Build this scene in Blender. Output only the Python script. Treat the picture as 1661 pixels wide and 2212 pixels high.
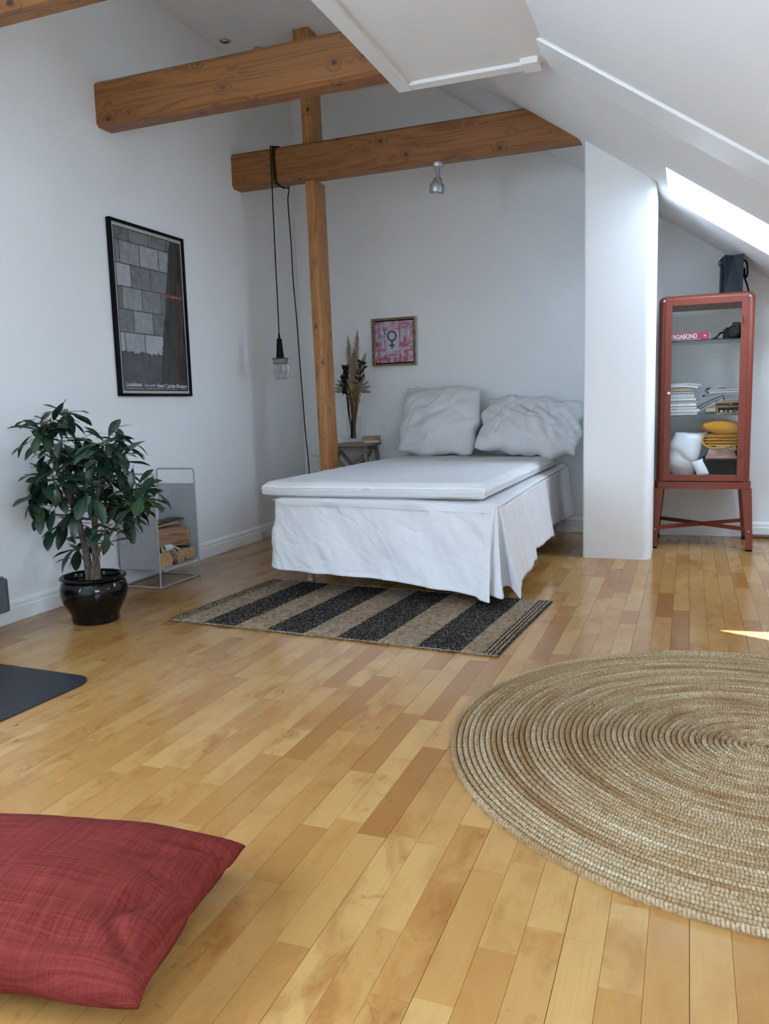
import bpy, bmesh, math, random
from mathutils import Vector, Matrix, Euler, noise as mnoise

# ------------------------------------------------------------------ scene, camera, world, exposure
scene = bpy.context.scene
for _o in list(bpy.data.objects):
    bpy.data.objects.remove(_o, do_unlink=True)
C = scene.collection
random.seed(7)
PI = math.pi

CAM_POS = Vector((2.80, 0.0, 0.91))
F_PX, IMG_W, IMG_H = 1719.87, 1661, 2212
YAW, PITCH, ROLL = 0.365955, 0.132927, 0.0280626


def camera_axes():
    cy, sy, cp, sp = math.cos(YAW), math.sin(YAW), math.cos(PITCH), math.sin(PITCH)
    fwd = Vector((-sy * cp, cy * cp, -sp))
    right = Vector((cy, sy, 0))
    down = fwd.cross(right)
    c, s = math.cos(ROLL), math.sin(ROLL)
    return c * right + s * down, -s * right + c * down, fwd


_r, _d, _f = camera_axes()
cam_data = bpy.data.cameras.new('view_camera')
cam = bpy.data.objects.new('view_camera', cam_data)
C.objects.link(cam)
cam_data.sensor_fit = 'HORIZONTAL'
cam_data.sensor_width = 36.0
cam_data.lens = 36.0 * F_PX / IMG_W
cam_data.clip_start = 0.02
cam.matrix_world = Matrix(((_r.x, -_d.x, -_f.x, CAM_POS.x), (_r.y, -_d.y, -_f.y, CAM_POS.y),
                           (_r.z, -_d.z, -_f.z, CAM_POS.z), (0, 0, 0, 1)))
scene.camera = cam

world = bpy.data.worlds.new('sky')
scene.world = world
world.use_nodes = True
_bg = world.node_tree.nodes['Background']
_bg.inputs['Color'].default_value = (0.60, 0.77, 1.0, 1)
_bg.inputs['Strength'].default_value = 17.0

# narrow spot lamp standing in for direct sunlight, aimed through the added mask
SUN_DIR = Vector((-0.42, 0.30, -1.0)).normalized()      # the way the light travels
sun_stand_in_data = bpy.data.lights.new('sun_stand_in', 'SPOT')
sun_stand_in_data.energy = 110000.0
sun_stand_in_data.spot_size = math.radians(9.0)
sun_stand_in_data.spot_blend = 0.1
sun_stand_in_data.shadow_soft_size = 0.05
sun_stand_in_data.color = (1.0, 0.95, 0.86)
sun_stand_in = bpy.data.objects.new('sun_stand_in', sun_stand_in_data)
C.objects.link(sun_stand_in)
sun_stand_in.rotation_euler = SUN_DIR.to_track_quat('-Z', 'Y').to_euler()
sun_stand_in.location = Vector((3.05, 3.22, 0)) - SUN_DIR * 12.0

scene.view_settings.view_transform = 'Standard'
scene.view_settings.look = 'None'
scene.view_settings.gamma = 1.0
scene.view_settings.use_curve_mapping = False
scene.view_settings.exposure = 0.80
scene.cycles.use_denoising = True
scene.cycles.max_bounces = 8
scene.cycles.diffuse_bounces = 5
scene.cycles.glossy_bounces = 3
scene.cycles.transmission_bounces = 6
scene.cycles.transparent_max_bounces = 12
scene.cycles.use_adaptive_sampling = True
scene.cycles.adaptive_threshold = 0.12
scene.cycles.adaptive_min_samples = 16
scene.cycles.use_light_tree = True
scene.cycles.sample_clamp_indirect = 6.0
scene.cycles.caustics_reflective = False
scene.cycles.caustics_refractive = False


# ------------------------------------------------------------------ helpers
class MB:
    """collects vertices and faces of ONE mesh"""
    def __init__(self):
        self.v, self.f, self.m = [], [], []

    def add(self, vs, fs, mi=0):
        n = len(self.v)
        self.v += [tuple(p) for p in vs]
        self.f += [tuple(i + n for i in q) for q in fs]
        self.m += [mi] * len(fs)

    def box(self, a, b, mi=0):
        x0, y0, z0 = a; x1, y1, z1 = b
        self.add([(x0, y0, z0), (x1, y0, z0), (x1, y1, z0), (x0, y1, z0), (x0, y0, z1), (x1, y0, z1), (x1, y1, z1), (x0, y1, z1)],
                 [(0, 3, 2, 1), (4, 5, 6, 7), (0, 1, 5, 4), (1, 2, 6, 5), (2, 3, 7, 6), (3, 0, 4, 7)], mi)

    def hexa(self, p, mi=0):
        """eight corners: bottom ring then top ring"""
        self.add(p, [(0, 3, 2, 1), (4, 5, 6, 7), (0, 1, 5, 4), (1, 2, 6, 5), (2, 3, 7, 6), (3, 0, 4, 7)], mi)

    def tube(self, pts, r, n=8, closed=False, caps=True, mi=0):
        pts = [Vector(p) for p in pts]
        N = len(pts)
        rs = r if isinstance(r, (list, tuple)) else [r] * N
        vs, fs = [], []
        up = Vector((0.13, 0.21, 0.97))
        prev = None
        for i, p in enumerate(pts):
            if closed:
                t = pts[(i + 1) % N] - pts[i - 1]
            else:
                t = pts[min(i + 1, N - 1)] - pts[max(i - 1, 0)]
            if t.length < 1e-9:
                t = Vector((0, 0, 1))
            t.normalize()
            if prev is None:
                a = up if abs(t.dot(up)) < 0.9 else Vector((1, 0.1, 0))
                u = (a - t * a.dot(t)).normalized()
            else:
                u = prev - t * prev.dot(t)
                u = u.normalized() if u.length > 1e-6 else t.orthogonal().normalized()
            prev = u
            w = t.cross(u)
            for k in range(n):
                an = 2 * PI * k / n
                vs.append(p + (u * math.cos(an) + w * math.sin(an)) * rs[i])
        m = N if closed else N - 1
        for i in range(m):
            j = (i + 1) % N
            for k in range(n):
                fs.append((i * n + k, i * n + (k + 1) % n, j * n + (k + 1) % n, j * n + k))
        if caps and not closed:
            fs.append(tuple(range(n - 1, -1, -1)))
            fs.append(tuple((N - 1) * n + k for k in range(n)))
        self.add(vs, fs, mi)

    def lathe(self, prof, n=32, c=(0, 0, 0), mi=0):
        """profile of (radius, z) turned about the z axis"""
        vs, fs = [], []
        rings = []
        for r, z in prof:
            if r < 1e-6:
                rings.append([len(vs)]); vs.append((c[0], c[1], c[2] + z))
            else:
                rings.append(list(range(len(vs), len(vs) + n)))
                vs += [(c[0] + r * math.cos(2 * PI * k / n), c[1] + r * math.sin(2 * PI * k / n), c[2] + z) for k in range(n)]
        for a, b in zip(rings, rings[1:]):
            for k in range(n):
                k2 = (k + 1) % n
                if len(a) == 1 and len(b) == 1:
                    continue
                if len(a) == 1:
                    fs.append((a[0], b[k2], b[k]))
                elif len(b) == 1:
                    fs.append((a[k], a[k2], b[0]))
                else:
                    fs.append((a[k], a[k2], b[k2], b[k]))
        self.add(vs, fs, mi)

    def grid(self, fn, nu, nv, mi=0):
        """surface fn(u, v) for u, v in 0..1"""
        vs = [fn(i / nu, j / nv) for j in range(nv + 1) for i in range(nu + 1)]
        fs = [(j * (nu + 1) + i, j * (nu + 1) + i + 1, (j + 1) * (nu + 1) + i + 1, (j + 1) * (nu + 1) + i) for j in range(nv) for i in range(nu)]
        self.add(vs, fs, mi)


def link_mesh(name, mb, mats, parent=None, smooth=None, loc=None, rot=None, bevel=None, segs=2, recalc=True):
    me = bpy.data.meshes.new(name)
    me.from_pydata(mb.v, [], mb.f)
    if not isinstance(mats, (list, tuple)):
        mats = [mats]
    for m in mats:
        me.materials.append(m)
    if any(mb.m):
        me.polygons.foreach_set('material_index', mb.m)
    bm = bmesh.new(); bm.from_mesh(me)
    if bevel:
        es = [e for e in bm.edges if len(e.link_faces) == 2 and e.calc_face_angle(0) > 0.6]
        bmesh.ops.bevel(bm, geom=es, offset=bevel, segments=segs, profile=0.5, affect='EDGES', clamp_overlap=True)
    if recalc:
        bmesh.ops.recalc_face_normals(bm, faces=bm.faces)
    bm.to_mesh(me); bm.free()
    if smooth is not None:
        me.shade_smooth()
        if smooth > 0:
            try:
                me.set_sharp_from_angle(angle=math.radians(smooth))
            except Exception:
                pass
    o = bpy.data.objects.new(name, me)
    C.objects.link(o)
    if parent is not None:
        o.parent = parent
    if loc is not None:
        o.location = loc
    if rot is not None:
        o.rotation_euler = rot
    return o


def tag(o, label, cat, group=None):
    o['label'] = label; o['category'] = cat
    if group:
        o['group'] = group
    return o


def thing(name, label, cat, loc=(0, 0, 0), rotz=0.0, group=None):
    o = bpy.data.objects.new(name, None)
    o.empty_display_size = 0.05
    C.objects.link(o)
    o.location = loc; o.rotation_euler = (0, 0, rotz)
    return tag(o, label, cat, group)


def struct(name, mb, mats, label=None, parent=None, **kw):
    o = link_mesh(name, mb, mats, parent, **kw)
    if parent is None:
        o['kind'] = 'structure'
        if label:
            o['label'] = label
    return o


def smoothstep(a, b, x):
    t = max(0.0, min(1.0, (x - a) / (b - a)))
    return t * t * (3 - 2 * t)


def nz(x, y, z=0.0):
    return mnoise.noise(Vector((x, y, z)))


# ------------------------------------------------------------------ materials
class NT:
    """small node-tree writer"""
    def __init__(self, name):
        self.mat = bpy.data.materials.new(name)
        self.mat.use_nodes = True
        self.t = self.mat.node_tree
        self.b = self.t.nodes['Principled BSDF']
        self.out = self.t.nodes['Material Output']

    def n(self, typ, **kw):
        nd = self.t.nodes.new(typ)
        for k, v in kw.items():
            if k.startswith('i_'):
                key = k[2:].replace('_', ' ')
                nd.inputs[int(key) if key.isdigit() else key].default_value = v
            else:
                setattr(nd, k, v)
        return nd

    def l(self, a, b):
        self.t.links.new(a, b)

    def ramp(self, fac, stops, interp='LINEAR'):
        r = self.n('ShaderNodeValToRGB')
        r.color_ramp.interpolation = interp
        while len(r.color_ramp.elements) < len(stops):
            r.color_ramp.elements.new(0.5)
        for e, (p, c) in zip(r.color_ramp.elements, stops):
            e.position = p
            e.color = (*c, 1) if len(c) == 3 else c
        self.l(fac, r.inputs[0])
        return r.outputs[0]

    def mapping(self, scale, src='Object', loc=(0, 0, 0), rot=(0, 0, 0)):
        if src == 'Position':
            g = self.n('ShaderNodeNewGeometry').outputs['Position']
        else:
            g = self.n('ShaderNodeTexCoord').outputs[src]
        m = self.n('ShaderNodeMapping')
        m.inputs['Scale'].default_value = scale
        m.inputs['Location'].default_value = loc
        m.inputs['Rotation'].default_value = rot
        self.l(g, m.inputs[0])
        return m.outputs[0]

    def noise(self, vec, scale, detail=3.0, rough=0.55, dist=0.0):
        t = self.n('ShaderNodeTexNoise')
        t.inputs['Scale'].default_value = scale
        t.inputs['Detail'].default_value = detail
        t.inputs['Roughness'].default_value = rough
        t.inputs['Distortion'].default_value = dist
        self.l(vec, t.inputs['Vector'])
        return t.outputs['Fac']

    def math(self, op, a, b=None, c=None):
        m = self.n('ShaderNodeMath', operation=op)
        for i, x in enumerate((a, b, c)):
            if x is None:
                continue
            if isinstance(x, (int, float)):
                m.inputs[i].default_value = x
            else:
                self.l(x, m.inputs[i])
        return m.outputs[0]

    def mix(self, fac, a, b, blend='MIX'):
        m = self.n('ShaderNodeMix', data_type='RGBA', blend_type=blend)
        for i, x in ((0, fac), (6, a), (7, b)):
            if isinstance(x, (int, float)):
                m.inputs[i].default_value = x
            elif isinstance(x, tuple):
                m.inputs[i].default_value = (*x, 1)
            else:
                self.l(x, m.inputs[i])
        return m.outputs[2]

    def bump(self, h, strength=0.3, dist=0.002):
        b = self.n('ShaderNodeBump')
        b.inputs['Strength'].default_value = strength
        b.inputs['Distance'].default_value = dist
        self.l(h, b.inputs['Height'])
        self.l(b.outputs[0], self.b.inputs['Normal'])

    def color(self, c):
        if isinstance(c, tuple):
            self.b.inputs['Base Color'].default_value = (*c, 1)
        else:
            self.l(c, self.b.inputs['Base Color'])

    def rough(self, r):
        if isinstance(r, (int, float)):
            self.b.inputs['Roughness'].default_value = r
        else:
            self.l(r, self.b.inputs['Roughness'])


def plain(name, col, rough=0.5, metal=0.0, var=0.06, vscale=12.0, bump=0.0, bscale=200.0, spec=0.5, coat=0.0):
    """a colour with a little procedural unevenness"""
    m = NT(name)
    v = m.mapping((1, 1, 1))
    f = m.noise(v, vscale, 3)
    dark = tuple(c * (1 - var) for c in col); light = tuple(min(1, c * (1 + var)) for c in col)
    m.color(m.ramp(f, [(0.3, dark), (0.7, light)]))
    m.rough(rough)
    m.b.inputs['Metallic'].default_value = metal
    m.b.inputs['Specular IOR Level'].default_value = spec
    m.b.inputs['Coat Weight'].default_value = coat
    if bump:
        m.bump(m.noise(v, bscale, 2), bump, 0.001)
    return m.mat


def pine(name, axis, dark, mid, light, kseed=0.0, rough=0.45, kscale=1.0):
    """pine with growth rings that bend round dark knots; axis 0, 1 or 2 is the grain"""
    m = NT(name)
    sc = [7.5, 7.5, 7.5]; sc[axis] = 0.42
    v = m.mapping(tuple(sc), loc=(kseed, kseed * 1.7, kseed * 0.6))
    ks = [8.5 * kscale] * 3; ks[axis] = 6.2 * kscale
    kv = m.mapping(tuple(ks), loc=(kseed * 2.1, kseed, kseed * 1.3))
    vo = m.n('ShaderNodeTexVoronoi'); vo.inputs['Scale'].default_value = 1.0
    m.l(kv, vo.inputs['Vector'])
    kd = vo.outputs['Distance']
    knot = m.ramp(kd, [(0.0, (1, 1, 1)), (0.075, (1, 1, 1)), (0.12, (0, 0, 0))])
    halo = m.ramp(kd, [(0.0, (1, 1, 1)), (0.10, (0.6, 0.6, 0.6)), (0.36, (0, 0, 0))])
    n1 = m.noise(v, 1.3, 2)
    w = m.math('ADD', m.math('MULTIPLY', n1, 11.0), m.math('MULTIPLY', halo, 2.6))
    rings = m.math('SINE', m.math('MULTIPLY', w, 6.3))
    rings = m.math('MULTIPLY_ADD', rings, 0.5, 0.5)
    fib = [260, 260, 260]; fib[axis] = 4
    fn = m.noise(m.mapping(tuple(fib)), 1.0, 2)
    f = m.math('ADD', m.math('MULTIPLY', m.math('POWER', rings, 2.5), 0.42), m.math('MULTIPLY', fn, 0.55))
    base = m.ramp(f, [(0.12, light), (0.5, mid), (0.86, dark)])
    blot = m.noise(m.mapping((1.4, 1.4, 1.4), loc=(kseed, 3, 1)), 1.0, 3)
    base = m.mix(m.ramp(blot, [(0.35, (0, 0, 0)), (0.7, (0.45, 0.45, 0.45))]), base, tuple(c * 0.72 for c in mid))
    base = m.mix(m.math('MULTIPLY', halo, 0.55), base, dark)
    m.color(m.mix(knot, base, (0.045, 0.02, 0.008)))
    m.rough(rough)
    m.bump(f, 0.12, 0.001)
    return m.mat


def paint(name, col, rough=0.6):
    m = NT(name)
    v = m.mapping((1, 1, 1), 'Position')
    f = m.noise(v, 1.7, 1)
    m.color(m.ramp(f, [(0.3, tuple(c * 0.975 for c in col)), (0.7, col)]))
    m.rough(rough)
    return m.mat


M = {}
M['wall'] = paint('white_wall_paint', (0.80, 0.80, 0.79), 0.75)
M['ceil'] = paint('white_ceiling_paint', (0.80, 0.80, 0.79), 0.8)
M['trim'] = paint('white_gloss_trim', (0.82, 0.82, 0.80), 0.38)
M['pine_x'] = pine('pine_beam', 0, (0.115, 0.038, 0.008), (0.265, 0.100, 0.022), (0.33, 0.138, 0.034), 3.0)
M['pine_z'] = pine('pine_post', 2, (0.20, 0.075, 0.017), (0.43, 0.185, 0.050), (0.52, 0.25, 0.078), 8.0, kscale=1.1)
M['black_metal'] = plain('black_metal', (0.012, 0.012, 0.014), 0.4)
M['silver'] = plain('satin_silver', (0.42, 0.43, 0.44), 0.38, 0.8)
M['chrome'] = plain('bright_steel', (0.62, 0.62, 0.62), 0.2, 1.0)


def glass_mat(name, tint=(1, 1, 1), refl=0.12):
    """thin clear pane: light passes straight, with a sharp reflection on top"""
    m = NT(name)
    tr = m.n('ShaderNodeBsdfTransparent'); tr.inputs[0].default_value = (*tint, 1)
    gl = m.n('ShaderNodeBsdfGlossy'); gl.inputs['Roughness'].default_value = 0.02
    fr = m.n('ShaderNodeLayerWeight'); fr.inputs['Blend'].default_value = 0.5
    fac = m.math('MULTIPLY_ADD', m.math('POWER', fr.outputs['Facing'], 4.0), min(0.85, refl * 5), 0.012)
    v = m.noise(m.mapping((1, 1, 1)), 4.0, 2)
    m.l(m.ramp(v, [(0.3, tuple(t * 0.985 for t in tint)), (0.7, tint)]), tr.inputs[0])
    mx = m.n('ShaderNodeMixShader')
    m.l(fac, mx.inputs[0]); m.l(tr.outputs[0], mx.inputs[1]); m.l(gl.outputs[0], mx.inputs[2])
    m.l(mx.outputs[0], m.out.inputs['Surface'])
    return m.mat


M['pane'] = glass_mat('window_glass', (0.97, 0.985, 0.98), 0.1)
M['roof_pane'] = glass_mat('dimmed_roof_glass', (0.72, 0.73, 0.73), 0.1)  # grey tint added to dim the daylight through the roof windows

# ------------------------------------------------------------------ the room
YB, YF = 5.60, -2.2           # far wall, wall behind the camera
XR = 4.30                     # knee wall on the right
HC = 3.15                     # flat ceiling
SL_X, SL_Z, SL = 1.86, 2.57, 0.685


def slope_z(x):
    return SL_Z - SL * (x - SL_X)


X_RIDGE = SL_X + (SL_Z - HC) / SL
NRM = Vector((SL, 0, 1)).normalized()

# the left wall has a window near the camera, well outside the picture
LY0, LY1, LZ0, LZ1 = -1.55, 0.75, 0.70, 2.15
mb = MB()
ly, lz = [YF - 0.15, LY0, LY1, YB + 0.15], [-0.1, LZ0, LZ1, HC + 0.2]
mb.box((-.15, ly[0], lz[0]), (0, ly[1], lz[3]))
mb.box((-.15, ly[2], lz[0]), (0, ly[3], lz[3]))
mb.box((-.15, ly[1], lz[0]), (0, ly[2], lz[1]))
mb.box((-.15, ly[1], lz[2]), (0, ly[2], lz[3]))
struct('wall_left', mb, M['wall'], 'long white plastered wall on the left with the framed poster')
mb = MB()
for a, b in (((-.12, LY0, LZ0), (-.06, LY0 + .06, LZ1)), ((-.12, LY1 - .06, LZ0), (-.06, LY1, LZ1)), ((-.12, LY0 + .06, LZ0), (-.06, LY1 - .06, LZ0 + .06)),
             ((-.12, LY0 + .06, LZ1 - .06), (-.06, LY1 - .06, LZ1)), ((-.12, -.43, LZ0 + .06), (-.06, -.37, LZ1 - .06))):
    mb.box(a, b)
w4_ = struct('window_4', mb, M['trim'], 'white framed window in the left wall beside the camera')
mb = MB(); mb.box((-.092, LY0 + .05, LZ0 + .05), (-.088, LY1 - .05, LZ1 - .05))
link_mesh('pane', mb, M['pane'], w4_)
pl = bpy.data.lights.new('left_window_portal', 'AREA')
pl.shape = 'RECTANGLE'; pl.size = LY1 - LY0; pl.size_y = LZ1 - LZ0
pl.cycles.is_portal = True
po = bpy.data.objects.new('left_window_portal', pl); C.objects.link(po)
po.location = (-.16, (LY0 + LY1) / 2, (LZ0 + LZ1) / 2)
po.rotation_euler = (math.radians(90), 0, math.radians(-90))

mb = MB()
z_r = slope_z(XR)
prof = [(0, -0.1), (XR + 0.15, -0.1), (XR + 0.15, z_r + 0.1), (X_RIDGE, HC + 0.2), (0, HC + 0.2)]
mb.add([(x, YB, z) for x, z in prof] + [(x, YB + 0.15, z) for x, z in prof],
       [(0, 1, 2, 3, 4), (9, 8, 7, 6, 5)] + [(i, (i + 1) % 5, 5 + (i + 1) % 5, 5 + i) for i in range(5)])
struct('wall_back', mb, M['wall'], 'white gable wall behind the bed and the red cabinet')

mb = MB(); mb.box((0, YF - .15, -0.1), (XR + 0.15, YF, HC + 0.2))
struct('wall_front', mb, M['wall'], 'white wall behind the camera')

mb = MB(); mb.box((XR, YF, -0.1), (XR + 0.15, YB, z_r + 0.02))
struct('wall_right', mb, M['wall'], 'low white knee wall under the slope')

mb = MB(); mb.box((-0.02, YF, HC), (X_RIDGE + 0.02, YB, HC + 0.2))
struct('ceiling', mb, M['ceil'], 'flat white ceiling strip above the beams')


def slope_pt(x, y, d):
    return Vector((x, y, slope_z(x))) + NRM * d


SKY = [(2.67, 3.85, 4.27, 4.92), (3.18, 4.02, 2.16, 3.05)]     # roof windows: x0 x1 y0 y1
DX0, DY0, DY1 = 2.95, -1.35, 0.55                           # dormer on the right, beside the camera
TH = 0.36
HOLES = SKY + [(DX0, XR + 0.12, DY0, DY1)]
xs = sorted({X_RIDGE - 0.02, XR + 0.12} | {s for q in HOLES for s in q[:2]})
ys = sorted({YF, YB} | {s for q in HOLES for s in q[2:]})
mb = MB()
for i in range(len(xs) - 1):
    for j in range(len(ys) - 1):
        cx, cy = (xs[i] + xs[i + 1]) / 2, (ys[j] + ys[j + 1]) / 2
        if any(q[0] < cx < q[1] and q[2] < cy < q[3] for q in HOLES):
            continue
        a = [(xs[i], ys[j]), (xs[i + 1], ys[j]), (xs[i + 1], ys[j + 1]), (xs[i], ys[j + 1])]
        mb.hexa([slope_pt(x, y, 0) for x, y in a] + [slope_pt(x, y, TH) for x, y in a])
o = struct('wall_slope', mb, M['ceil'], 'white sloping ceiling on the right with roof windows')
bm = bmesh.new(); bm.from_mesh(o.data)
bmesh.ops.remove_doubles(bm, verts=bm.verts, dist=1e-4)
seen = {}
for f in list(bm.faces):
    seen.setdefault(tuple(sorted(v.index for v in f.verts)), []).append(f)
bmesh.ops.delete(bm, geom=[f for fs in seen.values() if len(fs) > 1 for f in fs], context='FACES_ONLY')
bmesh.ops.recalc_face_normals(bm, faces=bm.faces)
bm.to_mesh(o.data); bm.free()

for k, (x0, x1, y0, y1) in enumerate(SKY):
    fw, d0, d1 = 0.035, 0.22, 0.30
    mb = MB()
    for (a, b, c, d) in ((x0, x0 + fw, y0, y1), (x1 - fw, x1, y0, y1), (x0 + fw, x1 - fw, y0, y0 + fw), (x0 + fw, x1 - fw, y1 - fw, y1)):
        q = [(a, c), (b, c), (b, d), (a, d)]
        mb.hexa([slope_pt(x, y, d0) for x, y in q] + [slope_pt(x, y, d1) for x, y in q])
    w = struct('window_%d' % (k + 1), mb, M['trim'],
               ['white framed roof window in the slope beside the red cabinet', 'white framed roof window in the slope above the round rug'][k])
    mb = MB()
    q = [(x0 + fw * .8, y0 + fw * .8), (x1 - fw * .8, y0 + fw * .8), (x1 - fw * .8, y1 - fw * .8), (x0 + fw * .8, y1 - fw * .8)]
    mb.hexa([slope_pt(x, y, 0.258) for x, y in q] + [slope_pt(x, y, 0.262) for x, y in q])
    link_mesh('pane', mb, M['roof_pane'], w)

    pl = bpy.data.lights.new('roof_window_portal', 'AREA')
    pl.shape = 'RECTANGLE'; pl.size = (x1 - x0) * math.sqrt(1 + SL * SL); pl.size_y = y1 - y0
    pl.cycles.is_portal = True
    po = bpy.data.objects.new('roof_window_portal', pl); C.objects.link(po)
    po.location = slope_pt((x0 + x1) / 2, (y0 + y1) / 2, 0.37)
    ax = Vector((1, 0, -SL)).normalized(); ay = Vector((0, 1, 0))
    po.rotation_euler = Matrix((ax, ay, NRM)).transposed().to_euler()
# dormer: cheeks, flat roof, front wall with a wide window
DZ = slope_z(DX0)
mb = MB()
for y0, y1 in ((DY0 - .1, DY0), (DY1, DY1 + .1)):
    mb.add([(DX0 - .05, y0, DZ), (XR + .15, y0, z_r - .05), (XR + .15, y0, DZ + .1), (DX0 - .05, y0, DZ + .1),
            (DX0 - .05, y1, DZ), (XR + .15, y1, z_r - .05), (XR + .15, y1, DZ + .1), (DX0 - .05, y1, DZ + .1)],
           [(0, 1, 2, 3), (7, 6, 5, 4), (0, 4, 5, 1), (1, 5, 6, 2), (2, 6, 7, 3), (3, 7, 4, 0)])
struct('wall_dormer', mb, M['wall'], 'white cheeks of the dormer beside the camera')
mb = MB(); mb.box((DX0 - .05, DY0 - .1, DZ), (XR + .3, DY1 + .1, DZ + .12))
struct('ceiling_dormer', mb, M['ceil'], 'flat white dormer ceiling beside the camera')
mb = MB()
fx0, fx1, fz0, fz1 = XR + .05, XR + .11, z_r + .02, DZ
for a, b in (((fx0, DY0, fz0), (fx1, DY0 + .06, fz1)), ((fx0, DY1 - .06, fz0), (fx1, DY1, fz1)),
             ((fx0, DY0 + .06, fz0), (fx1, DY1 - .06, fz0 + .06)), ((fx0, DY0 + .06, fz1 - .06), (fx1, DY1 - .06, fz1)),
             ((fx0, (DY0 + DY1) / 2 - .03, fz0 + .06), (fx1, (DY0 + DY1) / 2 + .03, fz1 - .06))):
    mb.box(a, b)
w4 = struct('window_3', mb, M['trim'], 'wide white framed dormer window beside the camera')
mb = MB(); mb.box((fx0 + .03, DY0 + .05, fz0 + .05), (fx0 + .034, DY1 - .05, fz1 - .05))
link_mesh('pane', mb, M['pane'], w4)
pl = bpy.data.lights.new('dormer_portal', 'AREA')
pl.shape = 'RECTANGLE'; pl.size = DY1 - DY0; pl.size_y = fz1 - fz0
pl.cycles.is_portal = True
po = bpy.data.objects.new('dormer_portal', pl); C.objects.link(po)
po.location = (XR + .13, (DY0 + DY1) / 2, (fz0 + fz1) / 2)
po.rotation_euler = (math.radians(90), 0, math.radians(90))

# unseen mask added in the near roof window, its gap cut to form a sunlight wedge
def up_sun(fx, fy):
    k, my = SUN_DIR.x / -SUN_DIR.z, SUN_DIR.y / -SUN_DIR.z
    z = (SL_Z - SL * (fx - SL_X)) / (1 - SL * k)
    return (fx - k * z, fy - my * z)


bx0, bx1, by0, by1 = SKY[1]
bx0 += .003; bx1 -= .003; by0 += .003; by1 -= .003
tip, up, lo = up_sun(2.935, 3.268), up_sun(3.24, 3.30), up_sun(3.24, 3.112)


def at_x1(a, b):
    t = (bx1 - a[0]) / (b[0] - a[0])
    return (bx1, a[1] + (b[1] - a[1]) * t)


yu, yl = at_x1(tip, up), at_x1(tip, lo)
poly = [(bx0, by0), (bx1, by0), yl, tip, yu, (bx1, by1), (bx0, by1)]
M['blind'] = plain('wedge_mask_linen', (0.72, 0.72, 0.70), 0.8)
mb = MB(); n = len(poly)
mb.add([slope_pt(x, y, 0.06) for x, y in poly] + [slope_pt(x, y, 0.0615) for x, y in poly],
       [tuple(range(n)), tuple(range(2 * n - 1, n - 1, -1))] + [(i, i + n, (i + 1) % n + n, (i + 1) % n) for i in range(n)])
struct('window_blind', mb, M['blind'], 'pale linen blind in the roof window above the round rug')

# boxed-in soffit over the near right part of the room, with its edge boards
SX0, SY1, SZ = 1.548, 3.60, 2.318
XS = SL_X + (SL_Z - SZ) / SL
mb = MB()
mb.hexa([(SX0 + .03, YF, SZ), (XS + .02, YF, SZ), (XS + .02, SY1 - .02, SZ), (SX0 + .03, SY1 - .02, SZ),
         (SX0 + .03, YF, SZ + .10), (XS - .13, YF, SZ + .10), (XS - .13, SY1 - .02, SZ + .10), (SX0 + .03, SY1 - .02, SZ + .10)])
struct('ceiling_soffit', mb, M['ceil'], 'lower flat white ceiling panel with raised edge boards')
mb = MB(); mb.box((SX0, YF, SZ - .014), (SX0 + .066, SY1, SZ + .105))
struct('trim_1', mb, M['trim'], 'white edge board along the left side of the low ceiling panel', bevel=.004)
mb = MB(); mb.box((SX0 + .066, SY1 - .066, SZ - .0142), (XS - .10, SY1, SZ + .105))
struct('trim_2', mb, M['trim'], 'white edge board across the far side of the low ceiling panel', bevel=.004)
# wide board on the slope, running down from the soffit corner
mb = MB()
q = [(XS - .045, 3.345), (XR - .02, 3.345), (XR - .02, 3.625), (XS - .045, 3.625)]
mb.hexa([slope_pt(x, y, -0.013) for x, y in q] + [slope_pt(x, y, 0.01) for x, y in q])
struct('trim_3', mb, M['trim'], 'wide white board running down the sloping ceiling', bevel=.006)
mb = MB(); mb.box((XS - .115, SY1 - .10, SZ - .024), (XS - .04, SY1 + .004, SZ + .06))
struct('trim_4', mb, M['trim'], 'short white joint block between the panel edge and the slope board', bevel=.005)

# pillar (boxed chimney) with rounded corners, cut by the slope
PX0, PX1, PY0, PY1, PR = 2.238, 2.612, 4.672, 5.03, 0.055


def rounded_rect(x0, y0, x1, y1, r, n=6):
    out = []
    for cx, cy, a0 in ((x1 - r, y1 - r, 0), (x0 + r, y1 - r, 90), (x0 + r, y0 + r, 180), (x1 - r, y0 + r, 270)):
        for k in range(n + 1):
            a = math.radians(a0 + 90 * k / n)
            out.append((cx + r * math.cos(a), cy + r * math.sin(a)))
    return out


def rr_corner(x0, y0, x1, y1, rs, n=8):
    """rounded rectangle with its own radius for each corner: (x1y1, x0y1, x0y0, x1y0)"""
    out = []
    for (sx, sy, a0), r in zip(((1, 1, 0), (0, 1, 90), (0, 0, 180), (1, 0, 270)), rs):
        cx = x1 - r if sx else x0 + r
        cy = y1 - r if sy else y0 + r
        for k in range(n + 1):
            a = math.radians(a0 + 90 * k / n)
            out.append((cx + r * math.cos(a), cy + r * math.sin(a)))
    return out


ring = rr_corner(PX0, PY0, PX1, PY1, (.02, .02, .012, .05))
N = len(ring)
mb = MB()
mb.add([(x, y, -.02) for x, y in ring] + [(x, y, slope_z(x) + .03) for x, y in ring],
       [tuple(range(N - 1, -1, -1)), tuple(range(N, 2 * N))] + [(i, (i + 1) % N, N + (i + 1) % N, N + i) for i in range(N)])
struct('wall_pillar', mb, M['wall'], 'white boxed chimney pillar with rounded corner between bed and cabinet', smooth=40)


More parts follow.
